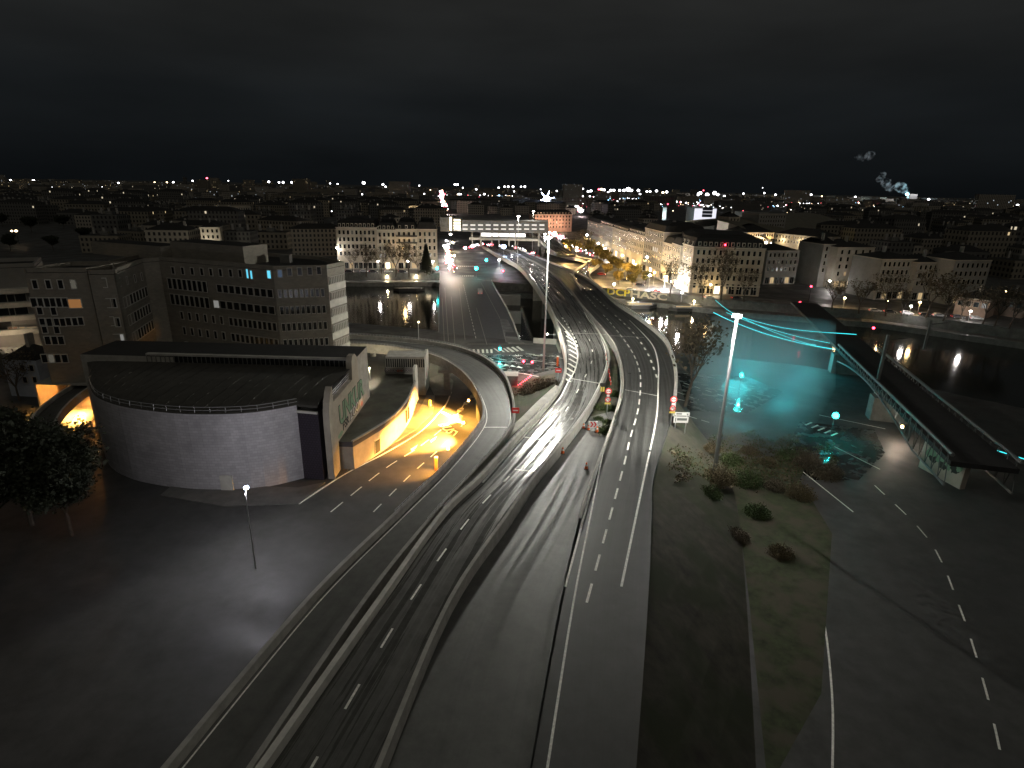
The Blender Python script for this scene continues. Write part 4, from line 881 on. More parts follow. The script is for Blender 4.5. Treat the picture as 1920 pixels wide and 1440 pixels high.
b = P(1111, 806, 5.9); root = empty('chevron_board', b, 'red and white chevron board standing among the cones', 'road sign'); mb = MB(); mb.box(b + Vector((0, 0, 1.0)), (1.5, .06, 1.2), WHITEP); q = mb.build('board', root); mb = MB()
for k in (0, 1): x0 = b.x - .5 + k * .55; mb.face([(x0, b.y - .05, b.z + 1.5), (x0 + .25, b.y - .05, b.z + 1.5), (x0 + .6, b.y - .05, b.z + 1.0), (x0 + .25, b.y - .05, b.z + .5), (x0, b.y - .05, b.z + .5), (x0 + .35, b.y - .05, b.z + 1.0)], REDP)
mb.build('chevron', q); mb = MB(); mb.tube(b + Vector((-.5, .1, 0)), b + Vector((-.5, .1, 1)), .04, .04, DARK, 5); mb.tube(b + Vector((.5, .1, 0)), b + Vector((.5, .1, 1)), .04, .04, DARK, 5); mb.build('stand', root)
ORG = mat('orange_cone', (.85, .16, .03), .5)
def cone(px, py, z0, label, s=1.25):
    b = P(px, py, z0); root = empty('traffic_cone', b, label, 'traffic cone', 'cones closing the middle slip road'); mb = MB(); mb.box(b + Vector((0, 0, .04)), (.5 * s, .5 * s, .07), DARK); mb.build('base', root)
    mb = MB(); mb.tube(b + Vector((0, 0, .07)), b + Vector((0, 0, .75 * s)), .2 * s, .05 * s, ORG, 10); mb.build('cone', root); mb = MB(); mb.tube(b + Vector((0, 0, .36 * s)), b + Vector((0, 0, .52 * s)), .145 * s, .105 * s, WHITEP, 10); mb.build('white_collar', root)
cone(1094, 803, 5.9, 'orange cone left of the chevron board, leftmost of three'); cone(1103, 806, 5.9, 'orange cone directly at the foot of the chevron board'); cone(1119, 810, 5.9, 'orange cone right of the chevron board, by the grass', 1.5)
cone(1055, 850, 5.9, 'orange cone alone beside the bright carriageway wall', 1.4); cone(1099, 879, 5.9, 'orange cone nearest the viewer on the middle slip road', 1.4)
b = P(1129, 735, 6.2); root = empty('yellow_panel', b, 'black-topped panel with two yellow plates at the median tip', 'road sign'); mb = MB(); mb.box(b + Vector((0, 0, .95)), (1.1, .06, 1.9), DARK); q = mb.build('backboard', root)
for s_ in (-1, 1): mb = MB(); mb.box(b + Vector((s_ * .25, -.06, .6)), (.38, .04, 1.0), YELP); mb.build('plate', q)
b = P(806, 762, 0); mb = MB(); mb.tube(b, b + Vector((0, 0, 1.2)), .3, .3, YELP, 10); mb.sphere(b + Vector((0, 0, 1.2)), .3, YELP, 10, 6); mb.build('bollard', label='yellow rounded bollard at the corner of the annex wall', cat='bollard')
for px, py, M_, lb in ((1070 - 252, 880, ORG, 'brown and white post at the end of the ramp wall'), (1045, 686, ORG, 'orange lamp-lit marker at the narrow end of the hatching')):
    b = P(px, py, 0 if py > 800 else 6.4); mb = MB(); mb.box(b + Vector((0, 0, 1.1)), (.45, .45, 2.2), M_); mb.box(b + Vector((0, 0, 2.25)), (.55, .55, .12), WHITEP); mb.build('marker_post', label=lb, cat='marker post')
for i in range(8):   # red reflector posts along the median wall
    px, py = 1136 + (1145 - 1136) * (1 - i / 7), 722 - i * 7.5; b = P(px, py, 6.8); mb = MB(); mb.box(b + Vector((0, 0, .5)), (.16, .1, 1.0), REDP); mb.box(b + Vector((0, -.06, .8)), (.12, .02, .2), WHITEP)
    mb.build('marker_post', label='small red and white marker post on the median kerb wall', cat='marker post', group='red marker posts along the median')
# pale crash cushion blocks on the left end of the railing at the junction, and box
for pts_, M_, lb in (((1000, 643, 1046, 646, 1.6), CONCL, 'pale low wall closing the junction above the river'), ((1044, 648, 1050, 662, 1.7), CONCL, 'short bright wall beside the highway pier')):
    a, b = P(pts_[0], pts_[1], 0), P(pts_[2], pts_[3], 0); mb = MB(); mb.wallstrip(a, b, 0, pts_[4], .5, M_); mb.build('low_wall', label=lb, cat='wall')
a, b = P(955, 628, 0), P(966, 628, 0); mb = MB(); mb.box(((a.x + b.x) / 2, a.y, .15), (4.5, 5, .3), DARK); mb.build('drain_cover', label='dark square cover set in the pavement at the near bridge end', cat='cover')
# brick-dark box building at the shrub
a, b = P(945, 728, 0), P(968, 724, 0); mb = MB(); mb.box(((a.x + b.x) / 2, a.y + 1, 1.6), ((b - a).length, 3, 3.2), CONCD); mb.box(((a.x + b.x) / 2, a.y + 1, 3.28), ((b - a).length + .3, 3.3, .16), CONCL); mb.build('utility_box', label='dark square utility box behind the loop ramp, near the red signals', cat='utility box')
mb = MB(); q0, q1_ = P(972, 726, .3), P(996, 708, .3)
for i in range(9):
    q = q0.lerp(q1_, i / 8); mb.sphere(q + Vector((0, 0, .5)), .13, E_RED, 6, 4); mb.tube(q, q + Vector((0, 0, .5)), .03, .03, DARK, 4)
mb.build('warning_lights', label='row of small red warning lights climbing beside the dark shrub', cat='warning lights')
light(q0 + Vector((0, -.5, 1.4)), 700, (1, .05, .08), None, .3, 'red_signal_glow')
# ================================================================== far quay, left row of houses
def zt(px, py, y): return PY(px, py, y).z
rows = (('pale five-storey house with a row of dormers, leftmost of the far left quay row', 635, 710, 427, STONE, 9, 9), ('cream narrow house, second in the far left quay row', 710, 745, 431, STONE2, 4, 4), ('house with dark balconies, third in the far left quay row', 745, 784, 430, STONE2, 4, 3), ('warm-lit corner house at the right end of the far left quay row', 784, 821, 430, STONE, 4, 0))
LA, LB = P(635, 505), P(821, 505)
for k, (lb, x0, x1, ty, M_, nc, nd) in enumerate(rows):
    A, B = PY(x0, 500, LA.y + (LB.y - LA.y) * (x0 - 635) / 186), PY(x1, 500, LA.y + (LB.y - LA.y) * (x1 - 635) / 186); A.z = B.z = 0
    B = A + (B - A) * .995; h = zt((x0 + x1) / 2, ty, A.y)
    r_, A, B = building('townhouse', lb, 'town house', A, B, 34, h, M_, roof='mansard', rh=3.4, group='houses of the far left quay')
    for f, z_ in enumerate((h - 2.6, h - 6.2, h - 10, h - 13.8)): win_row(r_, A, B, z_, nc, 1.15, 2.1, .03, .97, fr=STONE2, lit={3: WDIM} if (f + k) % 3 == 0 else None)
    if nd: dormers(r_, A, B, h + 1.2, nd)
    if k == 2:
        for z_ in (h - 3.7, h - 7.3): mb = MB(); mb.wallstrip(A, B, z_ - .3, z_ + .5, .9, DARK, .5); mb.build('balcony', r_)
    shopfront(r_, A, B, .3, 3, max(3, nc - 1), GLASS, lit={1: E_SHOP, nc - 2: WLIT} if k % 2 else {2: WLIT})
# ================================================================== far quay, right row seen at a slant
pb = [(1100, 452), (1122, 463), (1146, 476), (1173, 492), (1203, 507), (1237, 524), (1253, 532), (1268, 541)]
tp = [(415, 417), (420, 424), (428, 433), (435, 441), (428, 434), (455, 457), (457, 459)]
lbs = ['dark grey townhouse at the far end of the slanting street row', 'dim townhouse behind the street trees, second of the slanting row', 'beige townhouse with closely set windows, third of the slanting row', 'townhouse washed in golden light below, fourth of the slanting row', 'taller grey building with a glowing white window group and blue-lit entrance', 'pale low-roofed house left of the gap beside the white-lit corner', 'narrow plain house touching the white-lit corner building']
ms = [STONE3, STONE3, STONE, STONE2, STONE3, STONE2, STONE]
rowb = []
for k in range(7):
    A, B = P(*pb[k]), P(*pb[k + 1]); B = A.lerp(B, .995); h = (zt(pb[k][0], tp[k][0], A.y) + zt(pb[k + 1][0], tp[k][1], B.y)) / 2
    r_, A, B = building('townhouse', lbs[k], 'town house', A, B, 22, h, ms[k], roof='mansard', rh=3.0, group='houses of the slanting street row'); rowb.append((r_, A, B, h))
    ln = (B - A).length; nc = max(3, min(15, int(ln / 3.4)))
    nf = max(4, int(h / 3.9))
    for f in range(nf - 1):
        z_ = h - 2.3 - f * 3.8
        if z_ > 4.5: win_row(r_, A, B, z_, nc, 1.3, 2.2, .02, .98, fr=ms[k], lit={nc // 2: WLITW, nc // 2 + 1: WLITW, nc // 2 + 2: WLITW} if k == 4 and f == 2 else ({nc // 2: E_SHOP} if k == 2 and f == 1 else None))
    shopfront(r_, A, B, .3, 3.2, max(3, nc // 2), WLIT, lit={0: GLASS, 2: E_SHOP})
    if k in (1, 2, 3): dormers(r_, A, B, h + 1.1, nc)
# corner building
K0, K1, K2 = P(1268, 539), P(1291, 551), P(1422, 556)
hK = zt(1291, 462, K1.y)
cpts = [K0, K1, K2, K2 + Vector((6, 34, 0)), K0 + Vector((8, 36, 0))]
rk, _, _ = building('corner_building', 'six-storey corner building with dormers, its narrow left face glaring white', 'corner building', K0, K1, 20, hK, STONE, roof='mansard', pts=cpts, rh=3.6, chim=0)
for f in range(6):
    z_ = hK - 2.4 - f * 3.7
    if z_ > 4: win_row(rk, K0, K1, z_, 4, .95, 2.1, .04, .96, fr=STONE2); win_row(rk, K1, K2, z_, 12, 1.1, 2.1, .03, .97, fr=STONE2, lit={5: WLIT, 7: WLIT, 4: WDIM} if f == 5 else None)
dormers(rk, K1, K2, hK + 1.3, 12); dormers(rk, K0, K1, hK + 1.3, 3)
shopfront(rk, K1, K2, .3, 3.3, 9, GLASS, lit={3: E_SHOP, 4: WLIT, 0: WLIT})
mb = MB(); mb.wallstrip(K1, K2, 4.2, 4.5, .9, STONE2, .4); mb.build('string_course', rk)
mb = MB(); p = K1.lerp(K2, .42); mb.sphere((p.x, p.y - 1, hK + 1.2), .4, E_RED, 8, 5); mb.build('warning_lamp', rk)
# ---------------- buildings further right
def simple(name, label, cat, px0, px1, ptop, z_, dep, M_, nf, nc, roof='hip', lit=None, group=None, fr=STONE2, rh=2.6, ptop2=None, ww=1.1, chim=1):
    A, B = P(px0, ptop, z_), P(px1, ptop2 or ptop, z_); A.z = B.z = 0
    r_, A, B = building(name, label, cat, A, B, dep, z_, M_, roof=roof, rh=rh, group=group, chim=chim)
    for f in range(nf): win_row(r_, A, B, z_ - 2.2 - f * 3.5, nc, ww, 1.9, .03, .97, fr=fr, lit=(lit or {}).get(f))
    return r_, A, B
r_, A, B = simple('townhouse', 'cream five-storey house with dark shutters on the right far quay', 'town house', 1572, 1641, 464, 20, 18, STONE2, 4, 5, lit={3: {1: WLIT}}); shopfront(r_, A, B, .3, 3, 5, WLIT, lit={2: E_SHOP})
r_, A, B = simple('townhouse', 'darker lower house touching the cream five-storey house on its left', 'town house', 1545, 1571, 458, 21, 18, STONE3, 4, 2)
for k, (x0, x1, ty, z_, lb) in enumerate(((1655, 1720, 486, 18, 'dim long quay house, first right of the cream house'), (1722, 1790, 492, 17, 'dim quay house behind bare trees, second right of the cream house'), (1440, 1500, 470, 17, 'dim quay house left of the smoke-dark gap'), (1792, 1860, 488, 19, 'dim tall quay house, third right of the cream house'))):
    r_, A, B = simple('townhouse', lb, 'town house', x0, x1, ty, z_, 18, STONE3, 3, 7); shopfront(r_, A, B, .3, 3, 6, GLASS, lit={1: WLIT, 4: WLIT})
for k, (x0, x1, ty, z_, lb) in enumerate(((1795, 1858, 556, 7, 'low pinkish house with warm lamp, near the right edge'), (1860, 1925, 556, 7, 'low house with square dark windows at the right edge'))):
    r_, A, B = simple('low_house', lb, 'house', x0, x1, ty, z_, 10, mat('pink_render', (.34, .25, .2), .85, .4), 1, 4, ptop2=ty + 8, ww=1.6)
# station hall (arched roof) with bright concourse
sA, sB = P(1262, 437, 9), P(1392, 446, 9); sA.z = sB.z = 0; dS = (sB - sA).normalized(); nS = Vector((-dS.y, dS.x, 0)); Ls = (sB - sA).length
st = empty('train_shed', sA.lerp(sB, .5), 'wide arched train shed roof with glaring white platform lights under its edge', 'train shed')
mb = MB(); nA = 12; depS = 300
for k in range(nA):
    t0, t1 = k / nA, (k + 1) / nA; f_ = lambda t: 9 + 13 * math.sin(math.pi * t)
    p0, p1 = sA - dS * 20 + dS * (Ls + 40) * t0, sA - dS * 20 + dS * (Ls + 40) * t1
    mb.face([Vector((p0.x, p0.y, f_(t0))), Vector((p1.x, p1.y, f_(t1))), Vector((p1.x, p1.y, f_(t1))) + nS * depS, Vector((p0.x, p0.y, f_(t0))) + nS * depS], mat('shed_roof', (.12, .11, .08), .6, .2, .3))
mb.build('roof', st)
mb = MB(); mb.wallstrip(sA, sB, 8.6, 9.6, .8, CONCD); mb.build('edge_beam', st)
rg = random.Random(5)
for k in range(26):
    t = rg.uniform(.0, 1) if k > 9 else rg.uniform(0, .25); p = sA.lerp(sB, t); mb = MB(); mb.box((p.x + rg.uniform(-1, 1), p.y + rg.uniform(-2, 3), 6.5 + rg.uniform(-1.6, 1.6)), (rg.uniform(1.5, 3.6), .4, rg.uniform(.5, 1.1)), E_W); mb.build('platform_light', st)
for t in (.1, .5, .85): p = sA.lerp(sB, t); light((p.x, p.y - 3, 7), 9000, (1, .95, .95), st, 1)
# illuminated boxes behind the shed
def litbox(px0, px1, top, bot, wy, label, em, pane):
    A, B = PY(px0, bot, wy), PY(px1, bot, wy); zt_ = PY((px0 + px1) / 2, top, wy).z; A.z = B.z = 0
    r_, A, B = building('office_cube', label, 'office building', A, B, 30, zt_, CONCL, roof='flat', cornice=False); d = B - A
    z0_ = PY(px0, bot, wy).z; mb = MB(); mb.wallstrip(A, B, z0_, zt_, .3, em, .2); mb.build('lit_facade', r_); return r_, A, B, z0_, zt_
r_, A, B, z0_, z1_ = litbox(1300, 1341, 391, 414, 640, 'white glowing office cube with dark central screen above the train shed', emis('facade_white', (.9, .9, 1), 1.0), None)
mb = MB(); a, b = A.lerp(B, .36), A.lerp(B, .82)
for i in range(3): mb.wallstrip(a, b, z0_ + 4 + i * 3.4, z0_ + 7 + i * 3.4, .3, mat('screen_dark', (.05, .06, .09), .3), .5)
mb.build('screen', r_)
r_, A, B, z0_, z1_ = litbox(1395, 1422, 400, 422, 600, 'bluish glass office block with faintly lit floors above the orange eaves', emis('facade_blue', (.3, .4, .55), .3), None)
for i in range(4): mb = MB(); mb.wallstrip(A, B, z0_ + .5 + i * 3.4, z0_ + .9 + i * 3.4, .3, emis('floor_light', (.7, .85, 1), 1.6), .4); mb.build('floor_light', r_)
r_, A, B = simple('office_building', 'long white-framed block right of the bluish glass block', 'office building', 1424, 1475, 402, 26, 20, STONE3, 3, 10, roof='flat')
r_, A, B = simple('chapel', 'pale gabled building between train shed and bluish glass block', 'building', 1368, 1388, 407, 24, 14, STONE2, 1, 3, roof='hip', rh=4)
r_, A, B = simple('station_building', 'hip-roofed building with orange-lit eaves and arched windows', 'building', 1402, 1452, 436, 14, 30, STONE2, 2, 11, roof='hip', rh=6, chim=0)
for t in (.1, .35, .6, .85): p = A.lerp(B, t); light((p.x, p.y - 2.5, 10), 1500, (1, .6, .2), r_, .3)
r_, A, B = simple('station_building', 'pale long wing right of the orange-lit eaves', 'building', 1453, 1540, 437, 13, 24, STONE2, 2, 14, roof='hip', rh=5, chim=0, ptop2=445)
for t in (.1, .5, .9): p = A.lerp(B, t); light((p.x, p.y - 5, 8), 1500, (1, .8, .45), r_, .3)
# tiny blue-lit church tower
b = PY(1245, 400, 640); mb = MB(); mb.box((b.x, b.y, b.z / 2 + 3), (4, 4, b.z + 6), STONE2); zt_ = b.z + 6; mb.face([(b.x - 2, b.y - 2, zt_), (b.x + 2, b.y - 2, zt_), (b.x, b.y, zt_ + 5)], SLATE); mb.face([(b.x + 2, b.y - 2, zt_), (b.x + 2, b.y + 2, zt_), (b.x, b.y, zt_ + 5)], SLATE); mb.face([(b.x - 2, b.y - 2, zt_), (b.x - 2, b.y + 2, zt_), (b.x, b.y, zt_ + 5)], SLATE)
mb.build('church_tower', label='small bluish-lit church tower left of the glowing white cube', cat='tower'); light((b.x, b.y - 9, b.z - 2), 9000, (.6, .85, 1), None, .5, 'tower_floodlight')
# ---------------- exchange station slab across the highway
wy = 440.0
def bx(px0, px1, y0_, y1_, dep, M_, mb, dy=0):
    a, b = PY(px0, (y0_ + y1_) / 2, wy + dy), PY(px1, (y0_ + y1_) / 2, wy + dy); zt_, zb = PY((px0 + px1) / 2, y0_, wy + dy).z, PY((px0 + px1) / 2, y1_, wy + dy).z
    mb.box(((a.x + b.x) / 2, wy + dy + dep / 2, (zt_ + zb) / 2), (b.x - a.x, dep, zt_ - zb), M_); return zt_, zb
ex_ = empty('station_deck', (P(950, 470).x, wy, 0), 'two-storey concrete station building spanning the highway, with two rows of lit openings', 'station building')
mb = MB(); bx(866, 1028, 414, 436, 26, CONCD, mb); mb.build('slab_building', ex_)
mb = MB(); bx(880, 1010, 446.5, 451, 20, CONC, mb); mb.build('lower_deck', ex_)
for row_y, hgt in ((422, 3), (429.6, 2.6)):
    for k in range(11):
        x0 = 867.5 + k * 14.4; mb = MB(); bx(x0, x0 + 9.3, row_y - hgt / 2, row_y + hgt / 2, .3, emis('opening_light', (1, .97, .9), .9), mb, -.2); mb.build('lit_opening', ex_)
for px in (884, 900, 921, 934, 953, 965, 1009): mb = MB(); bx(px, px + 2.6, 436, 462, 2, CONC, mb, 1); mb.build('pillar', ex_)
mb = MB(); bx(902, 985, 437.5, 445.5, .5, emis('concourse_glow', (1, .97, .92), 3), mb, 14); mb.build('lit_concourse', ex_)
mb = MB(); bx(825, 846, 407, 434, 20, CONCD, mb, -2); mb.build('tower_block', ex_)
mb = MB(); bx(843, 847, 407, 432, .4, E_SHOP, mb, -2.6); mb.build('lit_edge', ex_)
mb = MB(); bx(850, 864, 410, 433, 14, STEEL, mb); mb.build('stair_tower', ex_)
for k in range(4): mb = MB(); bx(851, 863, 412 + k * 5, 414 + k * 5, .3, E_SHOP, mb, -.4); mb.build('lit_strip', ex_)
for px, py, wts in ((860, 445, 5000), (900, 458, 1500), (960, 458, 2500), (1000, 460, 4000)):
    p = PY(px, py, wy - 8); light(p, wts, (1, .92, .8), ex_, .6)
# ================================================================== lamps of the far quay and streets
far_lamps = [(1121, 470, 457, 'w'), (1133, 480, 467, 'w'), (1141, 488, 473, 'w'), (1209, 528, 483, 'w'), (1150, 552, 534, 'w'), (1277, 566, 550, 'w'), (1349, 548, 517, 'y'), (710, 513, 491, 'w'), (766, 513, 491, 'w'), (637, 510, 491, 'w'), (812, 512, 491, 'w'), (757, 508, 467, 'y'), (635, 506, 466, 'w'), (1704, 592, 578, 'w'), (1787, 560, 551, 'y'), (1883, 562, 549, 'y'), (1815, 602, 592, 'w'), (1552, 545, 528, 'w'), (1424, 470, 453, 'w'), (1434, 472, 455, 'w'), (1445, 474, 457, 'w'), (1507, 470, 460, 'w'), (849, 470, 455, 'y'), (852, 500, 480, 'y'), (838, 505, 482, 'w'), (833, 480, 462, 'w'), (845, 452, 440, 'w'), (1060, 478, 462, 'y'), (1080, 488, 470, 'y'), (1098, 480, 440, 'w'), (1050, 462, 445, 'w'), (1040, 452, 437, 'w'), (1030, 458, 437, 'w'), (1021, 462, 440, 'w'), (1165, 505, 480, 'y'), (1190, 517, 497, 'y'), (1225, 535, 512, 'y'), (1245, 541, 520, 'w'), (1660, 585, 566, 'y'), (1720, 588, 568, 'y'), (1580, 578, 560, 'y'), (1330, 555, 535, 'y'), (1310, 470, 450, 'w'), (936, 503, 488, 'w')]
for i, (px, pb_, pt_, c) in enumerate(far_lamps):
    b = P(px, pb_, 0); h = max(3.5, min(14, PY(px, pt_, b.y).z)); far = b.y
    nm = {'w': 'white', 'y': 'warm yellow'}[c]; where = 'on the left far quay' if px < 830 else 'on the street left of the station' if px < 870 else 'near the approach road' if px < 1110 else 'along the slanting street' if px < 1300 else 'on the right far bank'
    wts = 2400 if px < 830 else 8000 if px < 870 else 5500 if px < 1110 else 3600 if px < 1300 else 1900
    if i in (17, 18, 20, 22, 23, 24): wts = 3000
    post('street_lamp', b, h, '%s street lamp %s' % (nm, where), 'street lamp', E_WARM if c == 'y' else E_W, wts, (1, .66, .28) if c == 'y' else (1, .93, .88), max(.38, .0020 * far), .12, group='%s lamps %s' % (nm, where), lr=.6)
b = P(944, 484, 0); post('floodlight_post', b, PY(944, 463, b.y).z, 'glaring blue-white floodlight beside the highway below the station deck', 'floodlight', emis('blue_flood', (.45, .6, 1), 60), 26000, (.5, .65, 1), 1.5)
b = P(1216, 541, 0); o = post('floodlight_post', b, 6, 'blue-white light flooding the shop entrance in the slanting row', 'floodlight', emis('blue_flood2', (.5, .65, 1), 40), 12000, (.6, .75, 1), .7)
dK = (K1 - K0).normalized(); p = K0.lerp(K1, .45) + Vector((dK.y, -dK.x, 0)) * 5.5 + Vector((0, 0, 4)); p.y = max(p.y, K1.y + .3); o = empty('floodlight_post', (p.x, p.y, 0), 'floodlight washing the narrow corner face white', 'floodlight'); mb = MB(); mb.tube((p.x, p.y, 0), (p.x, p.y, 5), .1, .08, STEEL, 6); mb.build('pole', o); mb = MB(); mb.sphere(p, .4, E_W, 8, 5); mb.build('lamp_head', o); light(p + Vector((0, .5, 0)), 26000, (1, .93, .82), o, .4)
p = PY(1024.8, 373, 1100); o = empty('stadium_floodlight', (p.x, p.y, 0), 'largest blue-white light above the far roofs, with lens-flare spikes', 'floodlight'); mb = MB(); mb.tube((p.x, p.y, 0), p, .6, .5, STEEL, 6); mb.build('pole', o); mb = MB(); mb.sphere(p, 5.6, E_COOL, 12, 8)
for k in range(6): a = k * math.pi / 3 + .2; mb.tube(p, p + Vector((math.cos(a) * 15, 0, math.sin(a) * 15)), 1.2, .1, E_COOL, 5)  # lens flare around the lamp, built as glowing spikes
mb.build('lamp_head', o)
# ================================================================== the rest of the city
def city_mat(name, col, litc):
    M = bpy.data.materials.new(name); M.use_nodes = True; n = M.node_tree.nodes; l = M.node_tree.links; b = n['Principled BSDF']; b.inputs['Roughness'].default_value = .85
    t = n.new('ShaderNodeTexCoord'); sx_ = n.new('ShaderNodeSeparateXYZ'); l.new(t.outputs['Object'], sx_.inputs[0]); ad = n.new('ShaderNodeMath'); l.new(sx_.outputs[0], ad.inputs[0]); l.new(sx_.outputs[1], ad.inputs[1])
    cb = n.new('ShaderNodeCombineXYZ'); l.new(ad.outputs[0], cb.inputs[0]); l.new(sx_.outputs[2], cb.inputs[1])
    oi = n.new('ShaderNodeObjectInfo'); va = n.new('ShaderNodeVectorMath'); va.operation = 'ADD'; sc_ = n.new('ShaderNodeVectorMath'); sc_.operation = 'SCALE'; sc_.inputs[0].default_value = (33.0, 0, 0); l.new(oi.outputs['Random'], sc_.inputs['Scale']); l.new(cb.outputs[0], va.inputs[0]); l.new(sc_.outputs[0], va.inputs[1])
    bt = n.new('ShaderNodeTexBrick'); l.new(va.outputs[0], bt.inputs[0]); bt.offset = 0; bt.inputs['Scale'].default_value = 1; bt.inputs['Brick Width'].default_value = 2.8; bt.inputs['Row Height'].default_value = 3.4; bt.inputs['Mortar Size'].default_value = .75; bt.inputs['Mortar Smooth'].default_value = 0
    bt.inputs['Color1'].default_value = (0, 0, 0, 1); bt.inputs['Color2'].default_value = (1, 1, 1, 1); bt.inputs['Mortar'].default_value = (0, 0, 0, 1)
    mx_ = n.new('ShaderNodeMix'); mx_.data_type = 'RGBA'; l.new(bt.outputs['Fac'], mx_.inputs[0]); mx_.inputs[6].default_value = (.015, .015, .017, 1); mx_.inputs[7].default_value = (*col, 1); l.new(mx_.outputs[2], b.inputs['Base Color'])
    g_ = n.new('ShaderNodeMath'); g_.operation = 'GREATER_THAN'; g_.inputs[1].default_value = .985; l.new(bt.outputs['Color'], g_.inputs[0]); mu = n.new('ShaderNodeMath'); mu.operation = 'MULTIPLY'; mu.inputs[1].default_value = .7; l.new(g_.outputs[0], mu.inputs[0]); b.inputs['Emission Color'].default_value = (*litc, 1); l.new(mu.outputs[0], b.inputs['Emission Strength']); return M
CM = [city_mat('city_facade_beige', (.2, .18, .14), (1, .75, .4)), city_mat('city_facade_grey', (.11, .108, .1), (1, .85, .6)), city_mat('city_facade_pale', (.3, .275, .23), (.8, .9, 1))]
rg = random.Random(11); protos = []
for k in range(9):
    W_, D_, H_ = rg.choice((18, 24, 30, 38)), rg.choice((12, 14, 18)), rg.choice((11, 14, 17, 20, 23)); mb = MB()
    pts = [(-W_ / 2, -D_ / 2), (W_ / 2, -D_ / 2), (W_ / 2, D_ / 2), (-W_ / 2, D_ / 2)]
    mb.prism(pts, 0, H_, CM[k % 3], ROOFD)
    if k % 4 != 3: mansard(mb, pts, H_ + .05, 3.2, D_ * .42, .2, .2, ROOFD)
    else: mb.box((0, 0, H_ + 1.2), (5, 4, 2.4), CONCD)
    for c_ in range(3): mb.box(((c_ - 1) * W_ * .3, rg.uniform(-1, 1), H_ + 2.6), (1.4, .8, 4.2), STONE3)
    protos.append((mb.mesh('city_building'), W_))
bank = [(p.x, p.y) for p in FB]
def bank_y(x_):
    for (xa, ya), (xb, yb) in zip(bank, bank[1:]):
        if xa <= x_ <= xb: return ya + (yb - ya) * (x_ - xa) / (xb - xa)
    return 372 if x_ < 0 else 60
cands = []
rg = random.Random(21)
yy = 150
while yy < 1500:
    xx = -1.25 * yy - 60
    while xx < 1.25 * yy + 60:
        x_, y_ = xx + rg.uniform(-5, 5), yy + rg.uniform(-6, 6); xx += 46
        if y_ < bank_y(x_) + 45: continue
        px, py = pix((x_, y_, 0)); tx, ty = pix((x_, y_, 20))
        if px < -30 or px > 1960: continue
        if 812 < px < 872 and py > 352: continue            # avenue
        if 1074 < px < 1100 and py > 385: continue
        if 600 < px < 850 and py > 428: continue
        if 850 < px < 1110 and py > 404: continue
        if 1090 < px < 1560 and py > 428: continue
        if 1560 < px < 1880 and py > 505: continue
        if 1780 < px and py > 540: continue
        if px < 170 and py > 425: continue
        if 1225 < px < 1480 and py > 385: continue
        cands.append((y_, x_, px, py))
    yy += 34 + yy * .02
cands.sort()
def where(px, py):
    return 'low roofs left of the avenue' if px < 820 else 'low roofs between the two avenues' if px < 1080 else 'low roofs right of the second avenue'
big = cands[:285]; rest = cands[285:]
for y_, x_, px, py in big:
    me, W_ = protos[rg.randrange(9)]; o = bpy.data.objects.new('city_building', me); COL.objects.link(o); o.location = (x_, y_, 0); o.rotation_euler = (0, 0, rg.choice((.12, .12, .1, -.25, .35, 1.69))); s = rg.uniform(.85, 1.12); o.scale = (s, s, s)
    wh = where(px, py); setp(o, 'dim city building among the ' + wh, 'city building', 'city buildings, ' + wh)
mb = MB()
def cbox(x_, y_, W_, D_, H_, a, Mw):
    ca, sa = math.cos(a), math.sin(a); pts = [(x_ + u * ca - v * sa, y_ + u * sa + v * ca) for u, v in ((-W_ / 2, -D_ / 2), (W_ / 2, -D_ / 2), (W_ / 2, D_ / 2), (-W_ / 2, D_ / 2))]; mb.prism(pts, 0, H_, Mw, ROOFD)
for y_, x_, px, py in rest: cbox(x_, y_, rg.choice((20, 30, 40)), 15, rg.uniform(10, 24), rg.uniform(-.3, .4), CM[rg.randrange(3)])
for k in range(900):
    y_ = rg.uniform(1500, 5200); x_ = rg.uniform(-1.1, 1.1) * y_
    if 812 < pix((x_, y_, 0))[0] < 850: continue
    cbox(x_, y_, rg.uniform(30, 90), 20, rg.uniform(10, 30) + (rg.random() < .04) * 30, rg.uniform(-.4, .4), CM[rg.randrange(3)])
mb.build('distant_city', kind='stuff', label='mass of dark distant roofs out to the horizon', pivot=(0, 1500, 0))
# distinct far towers
for px, top, bot, w_, lb in ((576, 334, 352, 7, 'slim dark tower block on the left horizon'), (348, 332, 345, 4, 'faint slim mast tower on the far left horizon'), (1300, 355, 368, 12, 'dim broad tower block left of the right-hand glare on the horizon')):
    wy_ = 3000; a = PY(px, bot, wy_); b = PY(px, top, wy_); mb = MB(); mb.box((a.x, wy_, b.z / 2), (w_ * 2.6, 18, b.z), CM[1]); mb.build('tower_block', label=lb, cat='tower block')
